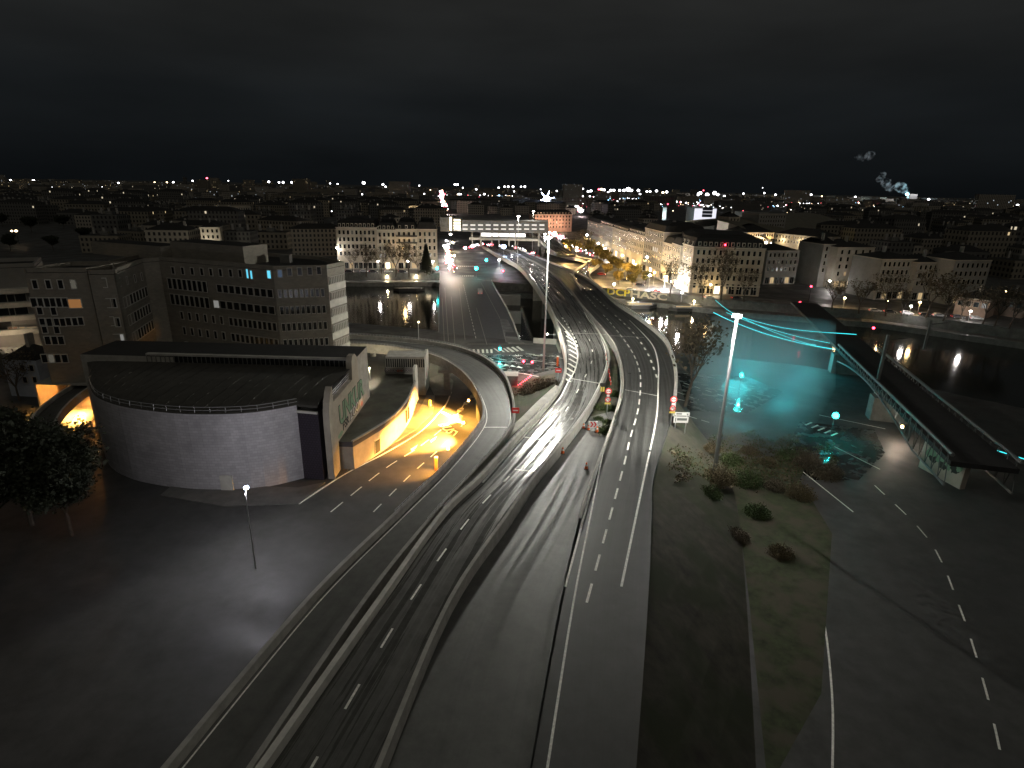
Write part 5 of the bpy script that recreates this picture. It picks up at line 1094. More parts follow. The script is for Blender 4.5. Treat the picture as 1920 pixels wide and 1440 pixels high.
# smoke stack and plume
ps = PY(1703, 364, 3600); mb = MB(); mb.tube((ps.x, ps.y, 0), ps, 6, 4.5, CONC, 12); mb.build('chimney_stack', label='distant factory chimney at the foot of the lit smoke plume', cat='chimney')
light(ps + Vector((-10, -60, 30)), 1.0e6, (.35, .85, 1), None, 5, 'plume_light'); light(ps + Vector((-60, -160, 60)), 2.6e6, (.95, .95, 1), None, 10, 'plume_light')  # the larger white light is added to brighten the smoke
SM = bpy.data.materials.new('smoke'); SM.use_nodes = True; n = SM.node_tree.nodes; n.clear(); om = n.new('ShaderNodeOutputMaterial'); pv = n.new('ShaderNodeVolumePrincipled'); pv.inputs['Density'].default_value = .011; pv.inputs['Color'].default_value = (.9, .92, .95, 1); SM.node_tree.links.new(pv.outputs[0], om.inputs['Volume']); gq = n.new('ShaderNodeNewGeometry'); tq = n.new('ShaderNodeTexNoise'); tq.inputs['Scale'].default_value = .035; tq.inputs['Detail'].default_value = 5; mq = n.new('ShaderNodeMapRange'); mq.inputs[1].default_value = .47; mq.inputs[2].default_value = .8; mq.inputs[4].default_value = .028; SM.node_tree.links.new(gq.outputs['Position'], tq.inputs['Vector']); SM.node_tree.links.new(tq.outputs[0], mq.inputs[0]); SM.node_tree.links.new(mq.outputs[0], pv.inputs['Density'])
def plume(cl, seed, label):
    rgp = random.Random(seed); bm = bmesh.new()
    for px, py, r in cl:
        c = PY(px, py, 3600); r *= 4.0
        res = bmesh.ops.create_icosphere(bm, subdivisions=3, radius=r, matrix=Matrix.Translation(c))
        for v in res['verts']:
            d = (v.co - c).normalized(); from mathutils import noise
            v.co = c + d * r * (1 + .45 * noise.noise(v.co * .03 + Vector((seed, 0, 0))) + .3 * noise.noise(v.co * .08))
    me = bpy.data.meshes.new('smoke_plume'); bm.to_mesh(me); bm.free(); me.materials.append(SM); o = bpy.data.objects.new('smoke_plume', me); COL.objects.link(o); setp(o, label, 'smoke')
plume([(1700, 362, 3), (1695, 357, 5), (1689, 353, 6), (1682, 350, 6), (1692, 348, 5), (1668, 352, 6), (1662, 347, 6), (1657, 341, 6), (1653, 334, 5), (1656, 327, 4), (1664, 341, 5), (1648, 336, 4)], 1, 'grey lit smoke plume rising from the distant chimney')
plume([(1612, 295, 5), (1620, 293, 6), (1628, 293, 6), (1634, 291, 5), (1606, 294, 3)], 2, 'small detached grey smoke cloud above the plume')
# horizon lights: traced ones first
hz = [(20, 338, 'w', 2), (36, 338, 'y', 2), (48, 337, 'w', 1), (63, 339, 'w', 3), (118, 346, 'w', 1), (222, 343, 'w', 2), (290, 342, 'y', 2), (313, 342, 'y', 2), (325, 342, 'w', 2.5), (361, 339, 'w', 2), (388, 334, 'r', 2.5), (389, 340, 'w', 3), (428, 339, 'w', 1.5), (408, 349, 'w', 2), (405, 361, 'w', 2), (440, 362, 'w', 4.5), (436, 363, 'w', 4), (446, 362, 'w', 3), (415, 359, 'w', 2), (468, 356, 'w', 1.5), (504, 341, 'w', 3), (523, 342, 'w', 2.5), (531, 342, 'w', 3), (547, 342, 'w', 3), (563, 342, 'w', 2.5), (581, 352, 'w', 2), (619, 344, 'w', 2), (633, 345, 'w', 2), (624, 352, 'w', 1.6), (682, 343, 'w', 4.5), (718, 346, 'w', 3.2), (732, 346, 'w', 3), (723, 350, 'w', 2.4), (786, 348, 'w', 2), (807, 356, 'y', 1.5), (853, 346, 'w', 3), (858, 346, 'w', 3), (868, 352, 'w', 2), (861, 364, 'w', 3), (864, 364, 'w', 2.5), (893, 355, 'w', 2.4), (908, 364, 'w', 3), (919, 371, 'y', 2), (882, 379, 'w', 2), (935, 352, 'w', 2.6), (946, 350, 'w', 2.6), (953, 350, 'w', 3), (962, 350, 'w', 3), (977, 350, 'w', 2.4), (984, 350, 'w', 3), (964, 359, 'w', 2), (994, 359, 'w', 2), (948, 379, 'y', 2.4), (1014, 355, 'w', 1.6), (1044, 358, 'w', 2.4), (1080, 354, 'w', 2), (1093, 354, 'w', 2.4), (1103, 359, 'w', 3), (1108, 358, 'w', 3), (1123, 355, 'r', 2.8), (1128, 355, 'y', 3.2), (1133, 356, 'w', 2.8), (1145, 357, 'w', 3.4), (1151, 357, 'w', 3), (1140, 361, 'w', 2.8), (1162, 357, 'w', 3), (1170, 357, 'w', 3.4), (1178, 355, 'w', 5.6), (1184, 357, 'w', 3.4), (1197, 357, 'w', 3.4), (1200, 364, 'w', 2.4), (1213, 359, 'w', 2.6), (1219, 359, 'w', 2.4), (1231, 358, 'w', 3), (1243, 361, 'y', 3), (1250, 360, 'w', 3), (1219, 366, 'w', 2.4), (1093, 368, 'w', 2), (1106, 368, 'w', 2), (1114, 369, 'w', 2), (1264, 373, 'w', 1.4), (1307, 365, 'w', 5), (1313, 362, 'w', 4), (1319, 357, 'r', 1.6), (1326, 365, 'w', 4.4), (1340, 362, 'w', 4.6), (1346, 365, 'w', 3), (1358, 368, 'w', 2.6), (1368, 368, 'w', 3), (1394, 363, 'w', 2.4), (1433, 362, 'w', 2.4), (1454, 365, 'w', 2.6), (1472, 363, 'w', 3.2), (1460, 370, 'w', 2.6), (1466, 372, 'w', 2.6), (1491, 364, 'r', 2), (1505, 371, 'w', 3.4), (1521, 365, 'w', 2.6), (1541, 368, 'y', 1.8), (1513, 382, 'w', 1.8), (1604, 369, 'w', 2), (1604, 382, 'b', 3), (1649, 381, 'w', 3.6), (1641, 381, 'y', 2), (1664, 375, 'w', 2.4), (1690, 382, 'w', 3), (1696, 384, 'w', 3.4), (1702, 383, 'w', 3.6), (1710, 383, 'w', 4.2), (1716, 384, 'w', 3), (1728, 380, 'w', 3), (1741, 374, 'w', 3), (1756, 381, 'y', 1.6), (1780, 386, 'w', 2.6), (1794, 385, 'w', 3), (1804, 384, 'w', 2.6), (1821, 383, 'w', 3), (1826, 387, 'w', 2.4), (1838, 386, 'w', 3), (1870, 387, 'w', 3.4), (1896, 386, 'w', 2.4), (1908, 385, 'w', 3), (1915, 389, 'w', 4), (1604, 403, 'w', 3.4), (1382, 398, 'w', 2.6), (1512, 426, 'w', 1.8), (1713, 417, 'w', 2), (1430, 352, 'w', 1), (1348, 418, 'w', 3), (30, 433, 'y', 3), (22, 433, 'y', 2.4), (368, 382, 'w', 1.5), (350, 427, 'w', 1.6), (153, 366, 'y', 2), (570, 371, 'w', 1.8), (604, 372, 'b', 2), (622, 396, 'w', 1.4), (688, 374, 'y', 1.4), (1701, 364, 'b', 4)]
EF = {'w': emis('far_white', (.95, .95, 1), 9), 'y': emis('far_yellow', (1, .72, .42), 8), 'r': emis('far_red', (1, .1, .15), 8), 'b': emis('far_blue', (.35, .7, 1), 8)}
WD = {'w': 'white', 'y': 'yellowish', 'r': 'red', 'b': 'bluish'}
for px, py, c, r in hz:
    base = P(px, py, 9) if ray(px, py).z < -.002 else None; wy_ = min(3500, base.y) if base is not None and base.y > 0 else 3500
    p = PY(px, py, wy_); d = p.length; rr_ = r * (.74 if 1100 < px < 1370 else .62) * d / F; o = empty('distant_lamp', (p.x, p.y, 0), '%s light point far off below the horizon' % WD[c], 'distant lamp', '%s light points near the horizon' % WD[c])
    mb = MB(); mb.tube((p.x, p.y, 0), p, .25, .2, DARK, 4); mb.build('pole', o); mb = MB(); mb.sphere(p, rr_, EF[c], 8, 5, .8); mb.build('lamp_head', o)
rg = random.Random(8); mb = MB()
for k in range(1100):
    px = rg.uniform(0, 1920) if k % 3 else rg.choice((1130, 1180, 1230, 1320, 1345, 1460, 1500, 1700, 1820, 1900, 540, 950, 725)) + rg.gauss(0, 16); bias = .3 + .7 * (px > 1050 or 820 < px < 1000); py = 345 + px * .021 + abs(rg.gauss(0, 8)) * (1.0)
    if rg.random() > bias: continue
    b_ = P(px, py, 9)
    if ray(px, py).z > -.004: wy_ = 3300
    else: wy_ = min(3400, b_.y)
    p = PY(px, py, wy_); mb.sphere(p, rg.choice((.35, .45, .6, .8, 1.2)) * p.length / F, EF[rg.choice('wwwwyyrb')], 5, 3)
mb.build('city_lights', kind='stuff', label='scatter of tiny city lights far off', pivot=(0, 1500, 0))
# traffic and lamps strung along the two straight avenues
def avenue(pts, n_, seed, label, wd):
    rgp = random.Random(seed); mb = MB()
    for k in range(n_):
        t = rgp.random() ** .7; i = t * (len(pts) - 1); a = int(i); f = i - a; x_ = pts[a][0] + (pts[min(a + 1, len(pts) - 1)][0] - pts[a][0]) * f; y_ = pts[a][1] + (pts[min(a + 1, len(pts) - 1)][1] - pts[a][1]) * f
        w_ = wd * (.25 + .75 * (1 - t)); b = P(x_ + rgp.uniform(-1, 1) * w_, y_ + rgp.uniform(-2, 2), 1.2 + 6 * (rgp.random() < .4)); r = rgp.uniform(.6, 1.5) * b.y / F
        mb.sphere(b, r, EF[rgp.choice('wwwwwrry')], 6, 4)
    mb.build('avenue_lights', kind='stuff', label=label, pivot=(P(*pts[0]).x, P(*pts[0]).y, 0))
avenue([(836, 398), (832, 380), (829, 368), (827, 358)], 150, 1, 'dense white and red lights of traffic on the left avenue', 8)
avenue([(1092, 398), (1085, 391), (1074, 385)], 45, 2, 'white and red lights of traffic on the right avenue', 6)
for px, py, wts in ((838, 392, 40000), (833, 375, 60000), (1090, 396, 30000)): light(P(px, py, 8), wts, (1, .75, .7), None, 2, 'avenue_glow')
# ================================================================== trees
def make_tree(seed, h, leafn=0, leafM=None, leafs=.35, conifer=False, spread=1.0, depth=5, trunk_frac=.28, name='bare_tree'):
    rg = random.Random(seed); root = empty(name, (0, 0, 0), '', 'tree'); tr = MB(); crn = MB(); tips = []
    def br(p, d, ln, r, lev):
        mb = tr if lev == 0 else crn; n_ = 3 if lev < 2 else 2; q = p
        for k in range(n_):
            d2 = (d + Vector((rg.gauss(0, .09), rg.gauss(0, .09), rg.gauss(0, .05) + (.05 if lev else 0)))).normalized(); e_ = q + d2 * (ln / n_); r2 = r * (1 - .22 * (k + 1) / n_ * 1.2)
            mb.tube(q, e_, r * (1 - .2 * k / n_), r2 * .95, BARK if lev < 3 else TWIG, 7 if lev == 0 else 5 if lev == 1 else 3, False)
            if lev >= 1 and lev < depth and k < n_ - 1 and rg.random() < .7:
                a = rg.uniform(0, 6.28); sd = (d2 * .6 + Vector((math.cos(a), math.sin(a), rg.uniform(-.1, .5))) * .8 * spread).normalized(); br(e_, sd, ln * rg.uniform(.5, .7), r2 * .5, lev + 1)
            q = e_; d = d2
            if lev >= 2: tips.append(q)
        if lev < depth:
            m_ = 4 if lev == 0 else rg.choice((2, 3))
            for j in range(m_):
                a = 6.28 * j / m_ + rg.uniform(-.5, .5); s_ = (.55 if lev else .5) * spread
                nd = (d + Vector((math.cos(a), math.sin(a), rg.uniform(-.05, .35))) * s_ * rg.uniform(.7, 1.3)).normalized(); br(q, nd, ln * rg.uniform(.62, .82) if lev else h * .26, r * .55, lev + 1)
    if conifer:
        tr.tube((0, 0, 0), (0, 0, h), .22, .04, BARK, 7)
        for k in range(int(leafn)):
            t = rg.random() ** .75; z_ = h * (.12 + .88 * t); R_ = (1 - t) * h * .26 * rg.uniform(.3, 1.05); a = rg.uniform(0, 6.28); c = Vector((R_ * math.cos(a), R_ * math.sin(a), z_ - R_ * .25)); s = leafs * rg.uniform(.6, 1.3)
            u = Vector((math.cos(a), math.sin(a), -.4)) * s; v = Vector((-math.sin(a), math.cos(a), rg.uniform(-.3, .3))) * s * .6; crn.face([c - u - v, c + u - v, c + u + v, c - u + v], leafM)
    else:
        br(Vector((0, 0, 0)), Vector((0, 0, 1)), h * trunk_frac, h * .018 + .05, 0)
        for k in range(int(leafn)):
            c = rg.choice(tips) + Vector((rg.gauss(0, .5), rg.gauss(0, .5), rg.gauss(0, .45))); s = leafs * rg.uniform(.5, 1.3); u = Vector((rg.gauss(0, 1), rg.gauss(0, 1), rg.gauss(0, .6))).normalized() * s; v = u.cross(Vector((rg.gauss(0, 1), rg.gauss(0, 1), rg.gauss(0, 1)))).normalized() * s * .7
            crn.face([c - u - v, c + u - v, c + u + v, c - u + v], leafM)
    tr.build('trunk', root); crn.build('crown', root)
    return root
LEAFW = mat('golden_leaves', (.19, .14, .03), .8, .4, .4); LEAFG = mat('green_leaves', (.05, .08, .02), .8, .4, .4); LEAFB = mat('brown_brush', (.10, .08, .05), .9, .5, .45)
bare = [make_tree(s, 14, 500, LEAFB, .22, name='bare_tree') for s in (1, 2, 3)]
gold = [make_tree(s, 9, 1500, LEAFW, .38, depth=4, name='leafy_street_tree') for s in (4, 5)]
dark = [make_tree(s, 14, 19000, LEAF, .19, depth=5, spread=1.25, name='evergreen_tree') for s in (6, 7)]
con = make_tree(8, 14, 2600, LEAF, .5, conifer=True, name='conifer')
usedp = set(); HT = {}
def put(proto, px, pb_, ptop, label, H0, group=None, z0=0, rz=None):
    b = P(px, pb_, z0); h = PY(px, ptop, b.y).z - z0; k = id(proto)
    if k not in HT: HT[k] = max(v.co.z for ch in proto.children for v in ch.data.vertices)
    H0 = HT[k]
    o = place(proto, k in usedp, b, rz if rz is not None else (px * 1.37) % 6.28, h / H0, label, group); usedp.add(k); return o
G1 = 'bare trees along the left far quay'
for i, (px, pb_, tp_) in enumerate(((662, 512, 464), (687, 519, 455), (716, 514, 462), (742, 519, 450), (767, 520, 452), (785, 514, 468))): put(bare[i % 3], px, pb_, tp_, 'bare winter tree on the left far quay, %s from the left' % ORD[i], 15, G1)
put(con, 800, 516, 456, 'dark conifer beside the warm corner house on the left far quay', 14)
gi = 0
for i, (px, pb_, tp_) in enumerate(((1058, 470, 445), (1072, 478, 448), (1086, 484, 448), (1104, 480, 446), (1118, 488, 458), (1130, 496, 466), (1145, 505, 478), (1160, 512, 484), (1176, 520, 490), (1192, 526, 494), (1210, 534, 506), (1116, 508, 484), (1136, 520, 492), (1160, 534, 506), (1185, 538, 512))):
    put(gold[i % 2], px, pb_, tp_, 'golden lamp-lit tree in front of the slanting street row, %s from the left' % ORD[i], 10, 'golden street trees')
for px, pb_, tp_, lb in ((1097, 486, 425, 'tall dark bare tree at the bend of the exit ramp'), (1256, 556, 482, 'dark bare tree in front of the white-lit corner'), (1318, 562, 485, 'tall bare tree before the left part of the corner building'), (1351, 564, 462, 'tallest bare tree before the middle of the corner building'), (1395, 566, 500, 'bare tree at the right end of the corner building')): put(bare[int(px) % 3], px, pb_, tp_, lb, 15)
for i, (px, pb_, tp_) in enumerate(((1610, 588, 520), (1660, 593, 505), (1690, 592, 540), (1736, 596, 500), (1768, 602, 515), (1800, 600, 540), (1842, 608, 530), (1864, 612, 528), (1892, 616, 540), (1560, 580, 520))): put(bare[(i * 2) % 3], px, pb_, tp_, 'dark bare tree on the right far quay, %s of the row' % ORD[i], 15, 'bare trees along the right far quay')
put(bare[1], 1284, 762, 588, 'slender bare tree beside the dark carriageway, in front of the river', 15)
put(bare[2], 38, 752, 652, 'bare tree with pale lamp-lit twigs in front of the small house', 15)
put(dark[0], 60, 985, 768, 'large dark evergreen tree at the lower left corner', 14); put(dark[1], 135, 1005, 832, 'dark evergreen tree touching the curve of the tiled wall', 14); put(dark[0], -20, 930, 760, 'dark evergreen tree cut off by the left edge', 14)
put(dark[1], 100, 905, 795, 'dark evergreen tree in front of the curved ramp', 14)
for i, (px, pb_, tp_, lb) in enumerate(((120, 428, 402, 'left'), (60, 436, 404, 'leftmost'), (20, 470, 436, 'lower left'), (100, 470, 440, 'lower'), (5, 425, 398, 'edge'), (160, 455, 425, 'right'))): put(dark[i % 2], px, pb_, tp_, 'dark tree of the black park beyond the office wings, %s one' % lb, 14, 'trees of the dark park')
for px, pb_, tp_, lb in ((1012, 482, 462, 'dark green tree left of the bright approach road'), (1022, 484, 466, 'dark tree touching the bright approach road'), (1005, 484, 468, 'small dark tree between carriageway and approach road')): put(con, px, pb_, tp_, lb, 14)
# shrubs
LEAFB2 = mat('tan_brush', (.12, .095, .05), .9, .5, .45)
def shrub(seed, n_, M_, s=.22):
    rg = random.Random(seed); root = empty('shrub', (0, 0, 0), '', 'shrub'); st = MB(); fo = MB()
    for k in range(26): a = rg.uniform(0, 6.28); d = Vector((math.cos(a) * rg.uniform(.1, .9), math.sin(a) * rg.uniform(.1, .9), rg.uniform(.4, 1))); st.tube((0, 0, 0), d * rg.uniform(.8, 1.3), .035, .01, TWIG, 3, False)
    for k in range(n_):
        d = Vector((rg.gauss(0, 1), rg.gauss(0, 1), abs(rg.gauss(0, .75)))).normalized() * rg.uniform(.45, 1.12) * (1 + .2 * math.sin(k % 7)); d.z *= .8; u = Vector((rg.gauss(0, 1), rg.gauss(0, 1), rg.gauss(0, 1))).normalized() * s * rg.uniform(.4, 1); v = u.cross(Vector((rg.gauss(0, 1), rg.gauss(0, 1), rg.gauss(0, 1)))).normalized() * s * .5; fo.face([d - u - v, d + u - v, d + u + v, d - u + v], M_)
    st.build('stems', root); fo.build('foliage', root); return root
shA, shB, shC = shrub(1, 4200, LEAFB, .055), shrub(2, 3600, LEAFG, .06), shrub(3, 3600, LEAFB2, .05)
su = set()
def pshrub(pr, px, py, r, label, z0=0, group=None):
    o = place(pr, id(pr) in su, P(px, py, z0), px * .7 % 6.28, r, label, group); su.add(id(pr))
pshrub(shA, 1008, 748, 4.2, 'large dark brown shrub on the slope beside the red signals', 1.5); pshrub(shA, 1030, 735, 3.2, 'dark shrub under the highway wall, right of the largest one', 3)
rg = random.Random(4)
for i, (px, py) in enumerate(((1300, 860), (1335, 845), (1372, 868), (1405, 850), (1440, 870), (1478, 858), (1515, 872), (1350, 900), (1398, 905), (1452, 915), (1500, 930), (1420, 965), (1380, 1010), (1462, 1040), (1330, 930), (1545, 890))):
    pshrub((shA, shC, shB)[i % 3], px, py, rg.uniform(1.3, 2.6), 'brownish bush in the brush strip right of the dark carriageway', 0 if px > 1360 else 2, 'bushes of the right-hand brush strip')
for i, (px, py, zz) in enumerate(((1122, 788, 6), (1140, 795, 6), (1150, 770, 6), (1152, 742, 6), (1128, 768, 6), (1138, 812, 6))):
    pshrub(shB, px, py, .9 + .12 * i, 'low green bush in the median around the round signs', 5.7, 'bushes in the median')
# ================================================================== vehicles and boats
def make_car(col, name='parked_car', van=False):
    root = empty(name, (0, 0, 0), '', 'car'); L_, W_, Hh = (4.3, 1.75, 1.45) if not van else (5.2, 1.95, 2.1)
    pm = mat('car_paint_%.2f_%.2f' % (col[0], col[2]), col, .3, coat=.6)
    prof = [(-L_ / 2, .35), (-L_ / 2, .85), (-L_ * .44, .95), (-L_ * .36, Hh * .97), (L_ * .08, Hh), (L_ * .26, .98), (L_ * .47, .82), (L_ / 2, .6), (L_ / 2, .35)] if not van else [(-L_ / 2, .35), (-L_ / 2, Hh * .95), (-L_ * .46, Hh), (L_ * .25, Hh), (L_ * .36, 1.2), (L_ / 2, .95), (L_ / 2, .35)]
    mb = MB(); a = [(x, -W_ / 2, z) for x, z in prof]; b = [(x, W_ / 2, z) for x, z in prof]; mb.face(a, pm); mb.face(b[::-1], pm)
    for i in range(len(prof)): j = (i + 1) % len(prof); mb.face([a[i], b[i], b[j], a[j]], pm)
    mb.build('body', root); mb = MB()
    for s_ in (-1, 1): mb.face([(-L_ * .33, s_ * (W_ / 2 + .01), 1.0), (-L_ * .29, s_ * (W_ / 2 + .01), Hh - .12), (L_ * .07, s_ * (W_ / 2 + .01), Hh - .1), (L_ * .22, s_ * (W_ / 2 + .01), 1.0)], GLASS)
    mb.face([(L_ * .245, -W_ * .42, 1.02), (L_ * .245, W_ * .42, 1.02), (L_ * .1, W_ * .4, Hh - .03), (L_ * .1, -W_ * .4, Hh - .03)], GLASS); mb.build('windows', root)
    for sx_ in (-.31, .31):
        for s_ in (-1, 1): mb = MB(); mb.tube((sx_ * L_, s_ * (W_ / 2 - .12), .33), (sx_ * L_, s_ * (W_ / 2 + .03), .33), .33, .33, RUBBER, 12); wq = mb.build('wheel', root); mb = MB(); mb.tube((sx_ * L_, s_ * (W_ / 2 + .03), .33), (sx_ * L_, s_ * (W_ / 2 + .05), .33), .18, .18, STEEL, 8); mb.build('rim', wq)
    for s_ in (-1, 1): mb = MB(); mb.box((L_ / 2, s_ * W_ * .36, .68), (.06, .34, .16), emis('headlight', (1, .95, .85), 3)); mb.build('headlight', root); mb = MB(); mb.box((-L_ / 2, s_ * W_ * .38, .78), (.06, .26, .18), emis('taillight', (1, .03, .03), 3)); mb.build('tail_light', root)
    return root
cars = [make_car((.5, .5, .5)), make_car((.03, .03, .035)), make_car((.45, .03, .03)), make_car((.7, .7, .7), 'parked_van', True)]
cu = set()
def pcar(k, px, py, rz, label, z0=0.02, cat=None):
    pr = cars[k]; o = place(pr, k in cu, P(px, py, z0), rz, 1, label); cu.add(k)
    if cat: o['category'] = cat
pcar(2, 1006, 482, R(118), 'small red car on the dark carriageway below the approach road', zr(482) + .05)
pcar(1, 1380, 561, R(5), 'dark car in front of the corner building on the right quay')
pcar(0, 1330, 560, R(5), 'silver car before the lit shop windows of the corner building')
pcar(3, 900, 551, R(95), 'white van on the far half of the bridge', .05, 'van')
pcar(0, 1106, 492, R(60), 'silver car on the bend of the exit ramp', zr(492) + .05)
for i, (px, py, k, rz) in enumerate(((850, 480, 1, 80), (843, 492, 0, 80), (852, 502, 2, 85), (838, 486, 3, 85), (846, 470, 1, 85))): pcar(k, px, py, R(rz), ('dark car', 'silver car', 'red car', 'white van', 'farther dark car')[i] + ' in the bright street left of the station', .02, 'van' if k == 3 else None)
for i, px in enumerate((1640, 1668, 1700, 1735, 1760, 1795, 1830)): pcar(i % 2, px, 585 + (px - 1640) * .075, R(-15), '%s car parked along the right far quay, %s of seven' % ('silver' if i % 2 == 0 else 'dark', ORD[i]))
for i, px in enumerate((655, 682, 700, 728, 755)): pcar((i + 1) % 2, px, 511, R(3), '%s car parked before the left far quay houses, %s of five' % ('dark' if i % 2 == 0 else 'silver', ORD[i]))
for i, (px, py) in enumerate(((1128, 516), (1172, 527), (1182, 545), (1230, 548), (1200, 536))): pcar((2, 1, 0, 2, 1)[i], px, py, R(-20), '%s car in front of the slanting street row, %s from the left' % (('red', 'dark', 'silver', 'red', 'dark')[i], ('first', 'second', 'third', 'fifth', 'fourth')[i]))
def barge(px0, px1, py, z_, label, lit, hull=DARK, cab=True, off=0):
    A, B = P(px0, py, -6), P(px1, py, -6); d = (B - A); ln = d.length; u = d / ln; n_ = Vector((-u.y, u.x, 0)); c = (A + B) / 2; ang = math.atan2(u.y, u.x); root = empty('barge', c, label, 'boat')
    mb = MB(); wd = 5; pts_ = [A - n_ * 0 + u * 2, A + u * 5 - n_ * (wd / 2), B - u * 5 - n_ * (wd / 2), B - u * 1, B - u * 5 + n_ * (wd / 2), A + u * 5 + n_ * (wd / 2)]
    mb.prism([(p.x, p.y) for p in pts_], -6.3, -4.6, hull, CONCD); mb.build('hull', root)
    if cab: mb = MB(); mb.box((c.x, c.y, -4.0), (ln * .62, 3.8, 1.2), CONCD, ang); q = mb.build('cabin', root); mb = MB(); mb.box((c.x - n_.x * 1.93, c.y - n_.y * 1.93, -3.9), (ln * .56, .06, .5), WLIT, ang); mb.build('windows', q); mb = MB(); mb.box((c.x, c.y, -3.33), (ln * .66, 4.3, .12), CONCD, ang); mb.build('roof', root)
    for t in lit: p = A.lerp(B, t) - n_ * 2; mb = MB(); mb.tube((p.x, p.y, -4.6), (p.x, p.y, -1.6), .06, .06, STEEL, 5); mb.sphere((p.x, p.y, -1.5), .45, E_WARM, 8, 5); mb.build('deck_lamp', root); light((p.x, p.y - .3, -2.1), 1800, (1, .8, .5), root, .3)
barge(712, 796, 532, 0, 'dark moored barge with two warm deck lamps, left of the bridge', (.18, .82)); barge(730, 800, 545, 0, 'low dark pontoon in front of the lamp-lit barge', (), cab=False)
barge(1160, 1235, 577, 0, 'pale cabin barge moored under the yellow letters', (.3,)); barge(1245, 1330, 582, 0, 'second cabin barge moored right of the letters', (.6,))
# added lights with no fixture, brightening quay letters and landing
light(P(1165, 556, -1.0) + Vector((0, -5, 0)), 1500, (1, .85, .4), None, .3, 'landing_fill'); light(P(1215, 560, -1.0) + Vector((0, -5, 0)), 700, (1, .85, .6), None, .3, 'landing_fill'); light(P(1200, 571, -2.2), 6500, (1, .95, .85), None, .4, 'landing_fill'); light(P(1165, 566, -1.5), 2500, (1, .8, .45), None, .4, 'landing_fill')

# ================================================================== street left of the station, crowded with lights
avenue([(852, 508), (843, 492), (840, 476), (836, 450)], 110, 5, 'crowded shop and traffic lights of the street left of the station', 10)
for px, py, wts, c in ((843, 498, 8000, (1, .85, .75)), (836, 480, 9000, (1, .75, .7)), (848, 470, 9000, (1, .85, .6)), (856, 500, 7000, (1, .8, .5))): light(P(px, py, 6), wts, c, None, .6, 'street_glow')
for px, py, wts in ((1065, 472, 16000), (1085, 480, 16000), (1110, 490, 9000), (1128, 500, 9000), (1150, 512, 9000), (1175, 498, 7000), (1190, 506, 7000)): light(P(px, py, 7), wts, (1, .62, .22), None, .6, 'tree_lamp_light')
# added lamp post, put in to light the kerb walls of the loop ramp
b = P(786, 664, 0); post('street_lamp', b, 8.6, 'added warm lamp inside the loop ramp curve, lighting its kerb walls yellow', 'street lamp', E_WARM, 5200, (1, .84, .5), .22, arm=1.2, ang=1.6)
# added scattering volume standing in for the teal lens-flare veil
MI = bpy.data.materials.new('flare_veil_volume'); MI.use_nodes = True; n = MI.node_tree.nodes; n.clear(); om = n.new('ShaderNodeOutputMaterial'); pv = n.new('ShaderNodeVolumePrincipled'); pv.inputs['Density'].default_value = .021; pv.inputs['Color'].default_value = (.8, .9, .95, 1); MI.node_tree.links.new(pv.outputs[0], om.inputs['Volume'])
mp_ = [P(*q) for q in ((1292, 705), (1330, 690), (1420, 698), (1556, 716), (1552, 760), (1490, 848), (1400, 850), (1330, 835), (1296, 780))]
bm = bmesh.new(); K_ = 7; ringv = []
cM = sum(mp_, Vector()) / len(mp_); mps = cr_spline(mp_ + [mp_[0]], 4)[:-1]
for k in range(K_):
    t = k / (K_ - 1); sc_k = 1 - .12 * t; ringv.append([bm.verts.new((cM.x + (p.x - cM.x) * sc_k + 6 * t * (1 if p.y > cM.y else .4), cM.y + (p.y - cM.y) * sc_k + 12 * t, .3 + 13.5 * t)) for p in mps])
for k in range(K_ - 1):
    for i in range(len(mps)): j = (i + 1) % len(mps); bm.faces.new((ringv[k][i], ringv[k][j], ringv[k + 1][j], ringv[k + 1][i]))
bm.faces.new(ringv[0][::-1]); bm.faces.new(ringv[-1]); bmesh.ops.recalc_face_normals(bm, faces=bm.faces)
me = bpy.data.meshes.new('flare_veil'); bm.to_mesh(me); bm.free(); me.materials.append(MI); o = bpy.data.objects.new('flare_veil', me); COL.objects.link(o); setp(o, 'teal lens-flare veil over the near right bank, added as a volume', kind='stuff')
for q, wts in ((PY(1430, 622, 165), 4200), (PY(1520, 648, 152), 4200), (PY(1470, 720, 125), 3000), (PY(1380, 690, 140), 3000), (PY(1400, 780, 112), 1400)): light(q + Vector((0, -1, -1.5)), wts, (.04, .72, .8), None, 3.5, 'teal_veil_fill')  # added teal lights with no fixture, colouring the flare veil
# brush covering the verge
rg = random.Random(77); mb = MB()
for k in range(26000):
    px, py = rg.uniform(1250, 1580), rg.uniform(800, 930)
    if ((px - 1405) / 150) ** 2 + ((py - 862) / 46) ** 2 > 1 + .35 * math.sin(px * .09) + .3 * math.sin(py * .21 + px * .05) + rg.uniform(-.25, .25) or math.sin(px * .13 + 2 * math.sin(py * .11)) * math.sin(py * .3) > .55: continue
    zz = max(0, min(5.5, (1330 + (py - 830) * .5 - px) * .08)) ; c = P(px, py, zz + rg.random() ** 2 * .9); s_ = rg.uniform(.05, .16)
    u = Vector((rg.gauss(0, 1), rg.gauss(0, 1), rg.gauss(0, 1))).normalized() * s_; v = u.cross(Vector((rg.gauss(0, 1), rg.gauss(0, 1), rg.gauss(0, 1)))).normalized() * s_ * .6; mb.face([c - u - v, c + u - v, c + u + v, c - u + v], (LEAFB, LEAFB2, LEAFG)[rg.randrange(3)])
mb.build('brush', label='low tangled brush covering the verge right of the dark carriageway', kind='stuff')
# markings carried on below
mb = MB(); quadline(mb, cr_spline([P(*p, 7.012) for p in ((560, 1480), (760, 1140), (880, 972), (955, 893))], 5), .2, PAINT, 0, (2.4, 4)); mb.build('lane_marking', lt)

